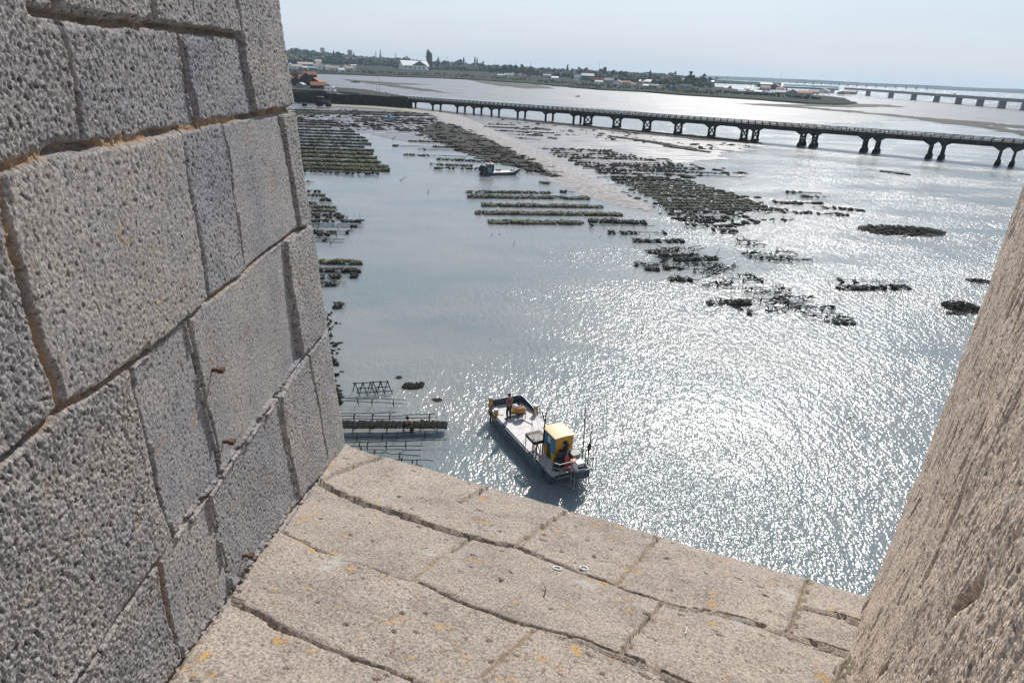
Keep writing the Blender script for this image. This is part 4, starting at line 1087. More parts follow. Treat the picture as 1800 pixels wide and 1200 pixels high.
for y in (-.3, WB + .3):
    mb = MB()
    for h, t in ((.03, .22), (.42, .13)):
        mb.add([(s0, y - .12, bz(s0) - h - t), (s1, y - .12, bz(s1) - h - t), (s1, y + .12, bz(s1) - h - t), (s0, y + .12, bz(s0) - h - t),
                (s0, y - .12, bz(s0) - h), (s1, y - .12, bz(s1) - h), (s1, y + .12, bz(s1) - h), (s0, y + .12, bz(s0) - h)],
               [(0, 1, 5, 4), (1, 2, 6, 5), (2, 3, 7, 6), (3, 0, 4, 7), (3, 2, 1, 0), (4, 5, 6, 7)])
    s = s0
    while s < s1:
        mb.box((s, y, bz(s) - .5), (.28, .26, .94)); s += 2.6
    mb.build('railing', M_rail, root)
for s, k in S_:
    zt = bz(s) - 2.9
    mb = MB()
    cw = .62
    for y in (.35, WB - .35):
        if k == 2:
            mb.box((s, y, zt / 2), (cw, .7, zt + .1), None, .82)
            mb.box((s, y, .55), (1.5, 1.3, 1.5), None, .6)
        else:
            mb.box((s, y, zt / 2 - .2), (cw, .75, zt + .5))
    mb.box((s, WB / 2, zt + .25), (cw, WB, .55))
    if k: mb.box((s, WB / 2, .35), (1.0, WB, .8))
    if k == 2: mb.box((s, WB / 2, .7), (1.3, WB + 1.4, 1.1), None, .85)
    o = mb.build('pier', M_conc, root)
    if k:
        mb = MB()
        for a, b in (((.6, zt), (WB - .6, .7)), ((.6, .7), (WB - .6, zt))):
            mb.tube([(s, a[0], a[1]), (s, b[0], b[1])], .26, 4)
        mb.build('cross_brace', M_conc, o)

# causeway behind the bridge end, a dark masonry wall with a road on top
M_mason = pm('dark_masonry', (0.024, 0.024, 0.023), .9, .4, .5, .6, 3, col2=(0.060, 0.058, 0.053), spec=.08)
M_road = pm('old_asphalt', (0.05, 0.05, 0.052), .95, .25, .3, spec=.08)
zq = zat(560, 163, at(560, 181).length)
tp = [(300, 150), (440, 158), (520, 164.5), (600, 168.5), (668, 171.5), (716, 175)]
mb = MB(); n = len(tp)
tops = []
for x, y in tp:
    tops.append(at(x, y, bz(-6) - 1.0))
back = [p + Vector((.12, 1, 0)) * (9 if i > 2 else 14) for i, p in enumerate(tops)]
vs = [tuple(p) for p in tops] + [tuple(p) for p in back] + [(p.x - .3, p.y - 1.0, -.6) for p in tops] + [(p.x, p.y + 1, -.6) for p in back]
fs = []
for i in range(n - 1):
    fs += [(i, i + 1, n + i + 1, n + i), (2 * n + i, 2 * n + i + 1, i + 1, i), (n + i, n + i + 1, 3 * n + i + 1, 3 * n + i)]
fs += [(n - 1, 3 * n - 1, 4 * n - 1, 2 * n - 1)]
mb.add(vs, fs)
o = mb.build('causeway', M_mason); tag(o, 'dark masonry causeway wall leading the road out to the bridge', 'causeway')
mb = MB(); vs = [tuple(p + Vector((.05, .9, .12))) for p in tops] + [tuple(p + Vector((-.1, -.7, .12))) for p in back]
mb.add(vs, [(i, i + 1, n + i + 1, n + i) for i in range(n - 1)])
mb.build('road_surface', M_road, o)
mb = MB()
for i in range(n - 1):
    a, b = tops[i], tops[i + 1]; L = (b - a).length; q = Matrix.Rotation(math.atan2((b - a).y, (b - a).x), 3, 'Z')
    mb.box((a + b) / 2 + Vector((0, .3, .35)), (L, .45, .75), q)
mb.build('parapet', M_mason, o)
for lab, px, py, hh, wpx in (('grey steel sign board standing at the bridge end', 661, 167, 2.4, 2.6), ('pale square notice at the bridge end right of the sign board', 679, 166, 2.0, 1.6)):
    p = at(px, py + 3, bz(0) - 1.0); mb = MB(); root = empty('road_sign', p); tag(root, lab, 'sign')
    mb.tube([(0, 0, -.2), (0, 0, hh)], .06, 6); mb.build('post', M_rail, root)
    mb = MB(); mb.box((0, -.1, hh - .4), (wpx * .55, .06, 1.3)); mb.build('board', pm('pale_board', (.42, .44, .46), .6, .1, 2), root)
for lab, px, h in (('thin lamp mast by the bridge end, taller of two', 667, 9.0), ('thin lamp mast by the bridge end, shorter of two', 662.5, 5.0)):
    p = at(px, 165, bz(0) - 1.0); mb = MB(); mb.tube([(0, 0, -.2), (0, 0, h)], [.10, .05], 6); mb.tube([(0, 0, h - .1), (-.8, -.4, h + .1)], .05, 5)
    mb.box((-.8, -.4, h + .05), (.5, .25, .12)); o = mb.build('lamp_mast', M_rail); o.location = p; tag(o, lab, 'lamp mast')

# ------------------------------------------------------------------ land, hills
M_land = mud_mat('scrub_land', (0.013, 0.021, 0.014), (0.040, 0.046, 0.030), .95, .03, .8, 0.0, .05)
M_wood = mud_mat('wooded_hill', (0.008, 0.018, 0.018), (0.024, 0.036, 0.030), .95, .02, 1.0, 0.0, .05)
SHX = [440, 500, 560, 640, 700, 760, 830, 900, 960, 1050, 1130, 1200, 1260, 1330, 1420, 1468, 1500]
SHY = [131, 130, 128.5, 131.5, 134, 136, 139, 143.5, 148, 156, 160, 165.5, 169, 173.5, 180, 182, 180]
def shore(x): return float(np.interp(x, SHX, SHY))
near = [(x, y) for x, y in zip(SHX, SHY)]
def fardist(px, r): d = ray(px, 120); k = r / math.hypot(d[0], d[1]); return (d[0] * k, d[1] * k)
def land():
    pts = [at(x, y, 1.6) for x, y in near] + [at(1470, 171, 1.6), at(1400, 164.5, 1.6), at(1300, 157.5, 1.6), at(1255, 152, 1.6), at(1248, 146, 1.6)]
    P2d = densify([(p.x, p.y) for p in pts] + [fardist(1260, 4200), fardist(1000, 5200), fardist(700, 5200), fardist(380, 4200), fardist(400, 2000)], 22, 5, 50)
    poly = [Vector((x, y, 0)) for x, y in P2d]
    tris = tessellate_polygon([poly]); mb = MB(); n = len(P2d)
    mb.add([(x, y, 1.6) for x, y in P2d] + [(x, y - 5, -.5) for x, y in P2d], [tuple(t) for t in tris] + [(i, (i + 1) % n, n + (i + 1) % n, n + i) for i in range(n)])
    o = mb.build('land', M_land)
    bm = bmesh.new(); bm.from_mesh(o.data); bmesh.ops.recalc_face_normals(bm, faces=bm.faces)
    if sum(f.normal.z * f.calc_area() for f in bm.faces) < 0: bmesh.ops.reverse_faces(bm, faces=bm.faces)
    bm.to_mesh(o.data); bm.free(); tag(o, kind='structure')
land()
# quay ground under the red roofed sheds
sheet('quay', [(400, 150), (500, 157), (572, 160), (584, 155), (578, 149), (560, 144), (520, 138), (400, 132)], bz(-6) - 1.05, M_mason, 8, 1, 51, skirt=2.5)
sheet('weed_bank', [(572, 152), (640, 157), (700, 167), (716, 172), (660, 168), (590, 160)], 1.2, M_weedbank, 5, 1.5, 52, skirt=1)

def hill(name, sil, r, dep, seed, mat, base=0.0, bump=1.0):
    """a ridge: its crest follows the skyline, with real depth in front and behind"""
    xs = np.linspace(sil[0][0], sil[-1][0], 260); ys = np.interp(xs, [p[0] for p in sil], [p[1] for p in sil])
    nv = 25; P = np.zeros((len(xs), nv, 3))
    for i, (x, y) in enumerate(zip(xs, ys)):
        d = ray(x, y); az = math.atan2(d[0], d[1]); H = max(2.0, zat(x, y, r))
        for j in range(nv):
            s = j / (nv - 1) * 2 - 1; rr_ = r + s * dep
            P[i, j] = (math.sin(az) * rr_, math.cos(az) * rr_, base + (H - base) * (1 - abs(s) ** 1.6))
    tree = 4.5 * bump * fbm(P[..., 0] / 40, P[..., 1] / 40, 1.0, 4, seed)
    P[..., 2] += np.where(np.abs(np.linspace(-1, 1, nv))[None, :] < .97, tree, 0)
    tag(grid_mesh(name, P, {}, mat), kind='structure')
CRX = [(400, 94), (495, 93), (508, 88), (520, 86.5), (545, 90), (575, 93.5), (600, 97), (640, 101), (700, 104.5), (760, 107.5), (820, 110.5), (900, 116), (960, 120), (1050, 124.5), (1100, 126.5), (1180, 130), (1235, 134), (1262, 138)]
CRX = [(x, y + (4.2 if x < 720 else 3.0 if x < 1150 else 1.5)) for x, y in CRX]
def crest(px): return float(np.interp(px, [p[0] for p in CRX], [p[1] for p in CRX]))
def rshore(px): p = at(px, shore(px), 1.6); return math.hypot(p.x, p.y)
def rcrest(px): return 3000 - 900 * min(1, max(0, (px - 1150) / 110))
def gz(px, r):
    rs, rc = rshore(px), rcrest(px); Hc = max(2.2, zat(px, crest(px), rc)) ; t = (r - rs) / (rc - rs)
    if px > 1215: Hc = 2.2 + (Hc - 2.2) * max(0, (1262 - px) / 47)
    return 1.65 + (Hc - 1.65) * max(0, t) ** 1.15 if t <= 1 else Hc - (t - 1) * 60
def land_at(px, py):
    if px > 1255: return at(px, py, 1.6)
    rs, rc = rshore(px), rcrest(px); n = 240; d = ray(px, py)
    for i in range(n + 1):
        r = rs * .98 + (rc - rs) * i / n
        z = zat(px, py, r)
        if z <= gz(px, r): break
    p = dirpt(px, py, r); p.z = gz(px, r); return p
def slope():
    xs = np.linspace(380, 1262, 300); nv = 60; P = np.zeros((300, nv, 3))
    for i, px in enumerate(xs):
        d = ray(px, 110); az = math.atan2(d[0], d[1]); rs, rc = rshore(px) + 6, rcrest(px)
        for j in range(nv):
            r = rs + (rc * 1.12 - rs) * j / (nv - 1); P[i, j] = (math.sin(az) * r, math.cos(az) * r, gz(px, r))
    P[..., 2] += np.clip((np.arange(nv) - 4) / 10, 0, 1)[None, :] * 1.0 * fbm(P[..., 0] / 60, P[..., 1] / 60, 1.0, 3, 3)
    tag(grid_mesh('land', P, {}, M_land), kind='structure')
slope()
hill('hill', [(1230, 133), (1300, 135.3), (1400, 139.5), (1440, 141), (1520, 146), (1600, 149), (1650, 151), (1720, 155), (1800, 157), (1900, 162), (2000, 167)], 6600, 300, 3, M_wood, 0, 0.6)
hill('hill', [(1640, 156.5), (1700, 157), (1800, 161.5), (1900, 166)], 5700, 200, 4, M_wood, 0, .5)
hill('hill', [(1240, 139.3), (1262, 140.5), (1300, 142.5), (1390, 146.5), (1405, 147.6)], 2600, 60, 6, M_wood, 0, .25)
rndw = random.Random(99)
M_leaf = [pm('leaf_dark', (0.020, 0.036, 0.024), .8, .5, .25, col2=(0.050, 0.070, 0.040)),
          pm('leaf_mid', (0.035, 0.050, 0.026), .8, .5, .25, col2=(0.085, 0.100, 0.050)),
          pm('leaf_pale', (0.070, 0.080, 0.045), .8, .4, .25, col2=(0.150, 0.145, 0.085))]
# clustered woodland that reads as one mass
def woodland(px0, px1, fy, hpx, n, seed, label, mat):
    rnd = random.Random(seed); mb = MB()
    for i in range(n):
        px = rnd.uniform(px0, px1); py = fy(px) + rnd.uniform(-.8, .8)
        p = land_at(px, py)
        h = hpx * rnd.uniform(.5, 1.25); wv = h * rnd.uniform(.5, 1.1)
        for k in range(5):
            c = p + Vector((rnd.gauss(0, wv * .4), rnd.gauss(0, wv * .4), h * rnd.uniform(.3, .8)))
            mb.blob(c, (wv * .45, wv * .45, h * .32), rnd.random(), 6, 4, .45)
    tag(mb.build('woodland', mat), label, 'woodland', kind='stuff')
M_trunk = pm('bark', (0.05, 0.04, 0.032), .9, .3, 2)
woodland(500, 720, lambda x: rndw.uniform(crest(x) + .3, shore(x) - 17), 13, 750, 1, 'dense dark wood rising behind the village at the left', M_leaf[0])
woodland(700, 1185, lambda x: rndw.uniform(crest(x) + .3, shore(x) - 13), 9, 1150, 2, 'grey green wood behind the houses along the far shore', M_leaf[0])
woodland(500, 1262, lambda x: shore(x) - rndw.uniform(1.5, 7), 2.6, 420, 3, 'low scrub along the far shoreline', M_leaf[1])
woodland(1258, 1440, lambda x: shore(x) - 6, 3.0, 90, 4, 'low scrub on the spit of land at the right', M_leaf[1])
M_trunk = pm('bark', (0.05, 0.04, 0.032), .9, .3, 2)
woodland(505, 700, lambda x: rndw.uniform(max(horizon(x) + 3.5, shore(x) - 21), shore(x) - 17), 12, 480, 1, 'dense dark wood rising behind the village at the left', M_leaf[0])
woodland(690, 1255, lambda x: rndw.uniform(horizon(x) + 3.2, shore(x) - 14), 8, 700, 2, 'grey green wood behind the houses along the far shore', M_leaf[0])
woodland(500, 1262, lambda x: shore(x) - 4, 2.2, 240, 3, 'low scrub along the far shoreline', M_leaf[1])
woodland(1258, 1440, lambda x: shore(x) - 6, 3.0, 90, 4, 'low scrub on the spit of land at the right', M_leaf[1])

# ------------------------------------------------------------------ trees
def tree_meshes(seed, kind):
    rnd = random.Random(seed); cr = MB()
    lobes = []
    if kind == 'poplar':
        for i in range(16): z = .2 + .78 * i / 15; rr_ = .12 * math.sin(math.pi * min(1, (1.02 - z) * 1.25 + .05)) + .02; lobes.append((rnd.gauss(0, .035), rnd.gauss(0, .035), z, max(.04, rr_), .10))
    elif kind == 'pine':
        for i in range(14): z = .25 + .72 * i / 13; rr_ = .26 * (1.03 - z) + .03; lobes.append((rnd.gauss(0, .05), rnd.gauss(0, .05), z, rr_, .07))
    else:
        for i in range(20):
            a, rad = rnd.uniform(0, 6.28), abs(rnd.gauss(0, .26)); z = rnd.uniform(.36, .92)
            lobes.append((rad * math.cos(a), rad * math.sin(a), z - rad * .35 * (z > .6), rnd.uniform(.10, .2), rnd.uniform(.08, .15)))
    for lx, ly, lz, lr, lh in lobes:
        cr.blob((lx, ly, lz), (lr * .72, lr * .72, lh * .75), rnd.random(), 6, 4, .35)
        for k in range(26):
            d = Vector((rnd.gauss(0, 1), rnd.gauss(0, 1), rnd.gauss(0, 1))).normalized() * rnd.uniform(.55, 1.05)
            c = Vector((lx + d.x * lr, ly + d.y * lr, lz + d.z * lh))
            s = rnd.uniform(.025, .055)
            n_ = (d + Vector((rnd.gauss(0, .6), rnd.gauss(0, .6), rnd.gauss(.3, .6)))).normalized()
            e1 = n_.orthogonal().normalized() * s; e2 = n_.cross(e1).normalized() * s * .8
            cr.add([c - e1 - e2, c + e1 - e2 * .6, c + e1 * .8 + e2, c - e1 * .7 + e2], [(0, 1, 2, 3)])
    tr = MB()
    tr.tube([(0, 0, -.02), (.01, 0, .25), (0, .01, .55), (0, 0, .8)], [.035, .027, .018, .006], 6)
    for i in range(4):
        a = i * 1.6 + rnd.random(); tr.tube([(0, 0, .3 + .06 * i), (.16 * math.cos(a), .16 * math.sin(a), .5 + .06 * i)], [.014, .005], 5)
    return cr, tr
TM = {}
for kind in ('round', 'poplar', 'pine'):
    for v in range(4 if kind == 'round' else 2):
        cr, tr = tree_meshes(hash((kind == 'poplar', kind == 'pine', v)) % 9999, kind)
        tm = tr.mesh('trunk', M_trunk)
        for c in range(3): TM[kind, v, c] = (cr.mesh('crown', M_leaf[c]), tm)
TREES = []
def tree(px, base, hpx, wide, kind, col):
    TREES.append((px, base, hpx, wide, kind, col))
for q in ((522, 104, 14, 1.0, 'round', 0), (540, 106, 13, 1.1, 'round', 0), (558, 108, 12, .9, 'round', 0), (588, 112, 16, .8, 'poplar', 0), (597, 112, 17, .9, 'round', 0), (580, 114, 13, .9, 'round', 0), (608, 113, 11, 1, 'round', 0), (622, 109, 12, .7, 'pine', 0),
          (517, 106, 9, .8, 'round', 2), (640, 112, 10, 1.2, 'round', 0), (652, 116, 12, 1.2, 'round', 0), (634, 118, 13, 1.2, 'round', 0), (668, 116, 10, 1.2, 'round', 1), (688, 117, 11, 1.2, 'round', 0), (700, 117, 12, .9, 'round', 0), (711, 115, 12, 1.1, 'round', 1), (716, 110, 9, 1.2, 'round', 0),
          (752.5, 122, 26, .75, 'poplar', 0), (757, 122, 23, .8, 'poplar', 0), (770, 122, 16, .6, 'poplar', 1), (783, 121, 12, 1.1, 'round', 0), (800, 121, 10, 1.2, 'round', 1), (808, 121, 14, 1, 'round', 0), (815, 121, 15, .6, 'poplar', 1),
          (834.5, 121, 16, .5, 'poplar', 1), (838.5, 122, 15, .5, 'poplar', 1), (848, 125, 14, .9, 'round', 1), (861, 128, 11, 1.0, 'round', 0), (874, 131, 14, 1.1, 'round', 0), (885, 132, 15, 1.1, 'round', 0), (898, 133, 15, 1.0, 'round', 0), (906, 133, 15, 1.2, 'round', 0),
          (918, 135, 18, .8, 'round', 2), (933, 136, 16, 1.0, 'round', 2), (924, 136, 9, 1.2, 'round', 1), (944, 136, 11, 1.2, 'round', 1), (953, 131, 10, 1.2, 'round', 0), (964, 132, 11, 1.1, 'round', 0), (981, 139, 10, .9, 'round', 0), (986, 133, 9, .9, 'round', 0), (997, 132, 15, .7, 'pine', 0), (1005, 134, 11, 1.2, 'round', 0),
          (1018, 134, 13, 1.1, 'round', 0), (1030, 133, 12, 1.3, 'round', 0), (1045, 139, 12, 1.2, 'round', 0), (1055, 138, 9, 1.3, 'round', 1), (1062, 139, 18, .8, 'round', 1), (1076, 140, 14, 1.0, 'round', 0), (1089, 140, 13, 1.0, 'round', 0), (1098, 142, 14, 1.0, 'round', 0), (1110, 142, 8, 1.4, 'round', 2),
          (1128, 141, 9, .8, 'round', 1), (1142, 143, 15, .8, 'pine', 1), (1150, 144, 10, 1.0, 'round', 0), (1186, 145, 15, .5, 'poplar', 1), (1205, 151, 10, 1.3, 'round', 0), (1212, 150, 20, .95, 'round', 1), (1218, 152, 12, 1.2, 'round', 0), (1234, 152, 18, .85, 'round', 1), (1246, 150, 12, .9, 'round', 0), (1258, 145, 8, .8, 'round', 1),
          (1332, 157, 8, 1.2, 'round', 0), (1335, 163, 7, 1.2, 'round', 1), (1381, 165, 8, .9, 'round', 0), (1272, 148, 5, 1.3, 'round', 1), (1283, 157, 5, 1.4, 'round', 1), (1430, 158, 4, 1.4, 'round', 0), (1485, 158, 3.5, 1.4, 'round', 0), (1325, 142, 0, 0, '', 0)):
    if q[2]: tree(*q)
rnd = random.Random(5)
for i in range(46):
    px = rnd.uniform(515, 1250); b = shore(px) - rnd.uniform(12, 19) - (4 if px < 700 else 0)
    tree(px, max(b, horizon(px) + 4.5), rnd.uniform(6, 11), rnd.uniform(.9, 1.5), 'round', rnd.choice((0, 0, 1, 1, 2)))
TREES.sort()
cnt = {}
colw = ['dark green', 'mid green', 'pale olive']; kw = {'round': 'round crowned tree', 'poplar': 'tall narrow poplar', 'pine': 'pointed conifer'}
for i, (px, base, hpx, wide, kind, col) in enumerate(TREES):
    p = land_at(px, base); mpp = p.length / 1250; h = hpx * mpp * 1.15
    root = empty({'round': 'tree', 'poplar': 'poplar_tree', 'pine': 'conifer_tree'}[kind], p, rnd.uniform(0, 6.28))
    root.scale = (h * wide, h * wide, h)
    cm, tm = TM[kind, rnd.randrange(4 if kind == 'round' else 2), col]
    for nme, me in (('crown', cm), ('trunk', tm)):
        o = bpy.data.objects.new(nme, me); COL.objects.link(o); o.parent = root
    sec = 'behind the village at the left' if px < 640 else 'around the white hall' if px < 830 else 'on the middle of the far shore' if px < 1010 else 'near the teal building' if px < 1110 else 'on the right of the far shore' if px < 1260 else 'on the low spit of land'
    k = (kind, col, sec); cnt[k] = cnt.get(k, 0) + 1
    tag(root, '%s %s %s, %s from the left' % (colw[col], kw[kind], sec, ORD[cnt[k]]), 'tree', 'trees along the far shore')

# ------------------------------------------------------------------ houses and other buildings
def cm(name, c): return pm(name, c, .85, .18, .6)
WALLS = {'white': cm('white_render', (.78, .77, .74)), 'cream': cm('cream_render', (.66, .60, .50)), 'pink': cm('pink_render', (.52, .42, .38)), 'dark': cm('tarred_boards', (.045, .043, .042)), 'grey': cm('grey_boards', (.28, .29, .29)), 'teal': cm('teal_cladding', (.045, .17, .18)), 'blue': cm('blue_boards', (.05, .22, .36))}
ROOFS = {'orange': pm('orange_tiles', (.36, .13, .07), .8, .3, .8, .5, 5), 'red': pm('red_tiles', (.25, .075, .05), .8, .3, .8, .5, 5), 'pale': pm('pale_tiles', (.50, .40, .35), .8, .25, .8), 'grey': pm('grey_sheet_roof', (.34, .34, .35), .7, .2, .8), 'white': pm('pale_sheet_roof', (.68, .67, .66), .6, .15, .8), 'dark': pm('slate_roof', (.05, .055, .06), .7, .2, .8), 'blue': pm('blue_roof', (.05, .20, .33), .6, .2, .8), 'tealroof': pm('teal_roof', (.03, .10, .12), .6, .2, .8)}
M_win = pm('dark_glass', (.03, .035, .04), .15, .2, 2)
M_door = pm('door_paint', (.08, .08, .085), .6, .2, 2)
def house(px, py, wpx, hpx, rot, wc, rc, label, z=1.6, deep=.7, pitch=.42, eave=.6, win=2, cat='house', gableface=False, group=None):
    p = land_at(px, py) if z == 1.6 else at(px, py, z); mpp = p.length / 1250
    W, H = wpx * mpp, hpx * mpp; D = W * deep
    view = math.atan2(p.x, p.y)
    root = empty('house' if cat == 'house' else cat.replace(' ', '_'), p, -view + R(rot))
    tag(root, label, cat, group)
    he = H * eave; hr = H
    mb = MB()
    if gableface:   # ridge runs away from the viewer
        mb.prism([(-W / 2, 0, -.5), (W / 2, 0, -.5), (W / 2, 0, he), (0, 0, hr - .05), (-W / 2, 0, he)], (0, -D / 2, 0), (0, D / 2, 0))
        mb.build('wall', WALLS[wc], root)
        o = .04 * W; mb = MB(); t = .25
        for sgn in (-1, 1):
            mb.prism([(sgn * (W / 2 + o), 0, he - o * .8), (sgn * (W / 2 + o), 0, he - o * .8 + t), (0, 0, hr + t), (0, 0, hr)], (0, -D / 2 - o, 0), (0, D / 2 + o, 0))
        mb.build('roof', ROOFS[rc], root)
    else:
        mb.prism([(0, -D / 2, -.5), (0, D / 2, -.5), (0, D / 2, he), (0, 0, hr - .05), (0, -D / 2, he)], (-W / 2, 0, 0), (W / 2, 0, 0))
        mb.build('wall', WALLS[wc], root)
        o = .04 * W; mb = MB(); t = .25
        for sgn in (-1, 1):
            mb.prism([(0, sgn * (D / 2 + o), he - o * .6), (0, sgn * (D / 2 + o), he - o * .6 + t), (0, 0, hr + t), (0, 0, hr)], (-W / 2 - o, 0, 0), (W / 2 + o, 0, 0))
        mb.build('roof', ROOFS[rc], root)
    for i in range(win):
        x = W * (-.5 + (i + .7) / (win + .4)); mb = MB()
        mb.box((x, -D / 2 - .03, he * .55), (max(.5, W * .09), .12, he * .34)); mb.build('window', M_win, root)
    mb = MB(); mb.box((W * .36 if win < 3 else -W * .02, -D / 2 - .02, he * .33), (max(.6, W * .09), .1, he * .66)); mb.build('door', M_door, root)
    return root
zc = bz(-6) - 1.0
G1, G2, G3, G4 = 'sheds on the quay', 'houses behind the quay', 'houses along the far shore', 'buildings on the spit of land'
# quay sheds
house(517, 150, 18, 13.5, 20, 'dark', 'red', 'dark shed with worn red roof, front one by the left wall on the quay', zc, .9, eave=.55, gableface=True, cat='shed', group=G1, win=1)
house(537, 149, 22, 19, 12, 'dark', 'red', 'tall dark gabled shed in the middle of the quay sheds', zc, .9, eave=.5, gableface=True, cat='shed', group=G1, win=0)
house(559, 155.5, 24, 10, 8, 'dark', 'orange', 'low dark shed with the bright orange roof nearest the camper van', zc, .6, eave=.5, cat='shed', group=G1, win=1)
house(555, 150.5, 22, 12, -18, 'dark', 'red', 'gabled red roofed shed just behind the low orange roofed one', zc, .9, eave=.45, gableface=True, cat='shed', group=G1, win=0)
house(546, 138, 20, 10, 5, 'dark', 'orange', 'dark shed with pale orange roof at the back of the quay', zc, .6, eave=.62, cat='shed', group=G1, win=0)
house(519, 138, 10, 10, 5, 'dark', 'red', 'small red roofed shed at the back of the quay by the left wall', zc, .7, eave=.6, cat='shed', group=G1, win=1)
house(530, 153.5, 12, 7, -30, 'grey', 'grey', 'small grey shed with pale gable in front of the tall dark shed', zc, .9, gableface=True, cat='shed', group=G1, win=0)
# village
house(511, 109.5, 15, 5.5, 3, 'white', 'white', 'long white flat shed under the wood by the left wall', 1.6, .5, eave=.7, cat='warehouse', group=G2)
house(542, 111, 40, 6, 2, 'grey', 'pale', 'long pale tiled warehouse under the wood', 1.6, .35, eave=.55, win=0, cat='warehouse', group=G2)
house(537, 116.5, 24, 6, 4, 'pink', 'pale', 'long pinkish building in front of the pale warehouse', 1.6, .5, group=G2)
house(510, 120, 10, 8, -12, 'white', 'blue', 'pale blue roofed house by the left wall', 1.6, .8, gableface=True, group=G2)
house(522, 121.5, 17, 7, 8, 'white', 'pale', 'white house with pale roof next to the blue roofed one', 1.6, .6, group=G2)
house(534, 122.5, 14, 5, -10, 'grey', 'white', 'low shed with white sheet roof in the village', 1.6, .7, cat='shed', group=G2)
house(549, 123, 11, 5, 10, 'blue', 'grey', 'low bluish shed between the village houses', 1.6, .7, cat='shed', group=G2)
house(562, 123.5, 15, 12, 24, 'white', 'pale', 'large white gabled house with sloping pink roof in the village', 1.6, 1.1, gableface=True, group=G2)
house(575, 123.5, 12, 8, 10, 'white', 'pale', 'white wing right of the large gabled house', 1.6, .8, group=G2)
house(590, 125, 13, 8, -8, 'cream', 'pale', 'cream house standing right of the white wing', 1.6, .8, group=G2)
house(600, 127, 10, 6, 15, 'white', 'white', 'small white low house near the village shore', 1.6, .8, group=G2)
house(607, 124, 9, 8.5, -15, 'white', 'orange', 'white house with orange gable near the village shore', 1.6, .9, gableface=True, group=G2)
house(614, 125.5, 12, 8, 8, 'pink', 'pale', 'pinkish house left of the square white block', 1.6, .8, group=G2)
house(622, 125, 9, 10, 0, 'white', 'white', 'square white block at the right end of the village', 1.6, .8, eave=.9, group=G2)
house(607, 110.5, 12, 5, 5, 'cream', 'orange', 'orange roofed house among the trees above the village', 1.6, .7, group=G2)
house(618, 112.5, 10, 5, -5, 'white', 'pale', 'white house among the trees below the water tower', 1.6, .7, group=G2)
house(643, 111, 9, 4.5, 5, 'white', 'white', 'bright white house among the trees left of the church', 1.6, .7, group=G2)
house(654, 112.5, 12, 5, -5, 'cream', 'pale', 'pale roofed house among the trees below the church', 1.6, .7, group=G2)
house(694, 109.5, 14, 5, 5, 'cream', 'pale', 'cream house on the rise left of the white hall', 1.6, .7, group=G2)
house(671, 107, 8, 4, 5, 'white', 'pale', 'small white house beneath the church spire', 1.6, .7, group=G2)
# white hall
r_ = house(727, 122.5, 44, 14, 14, 'white', 'white', 'large white hall with a pale sloping roof and dark gable beside the poplars', 1.6, .75, eave=.5, win=6, cat='hall')
p = land_at(738, 123.5); mpp = p.length / 1250
g_ = empty('hall', p, 0); tag(g_, 'front wing of the white hall with a dark blue gable', 'hall')
W = 25 * mpp; H = 14.5 * mpp
mb = MB(); mb.box((0, 0, H * .25), (W, 8, H * .5)); mb.build('wall', WALLS['white'], g_)
mb = MB(); mb.prism([(-W / 2 - 1, 0, H * .5), (W / 2 + 1, 0, H * .5), (0, 0, H)], (0, -4.5, 0), (0, 4.5, 0)); mb.build('roof', ROOFS['dark'], g_)
for i in range(3):
    mb = MB(); mb.box((W * (-.3 + .3 * i), -4.05, H * .22), (W * .1, .2, H * .2)); mb.build('window', M_win, g_)
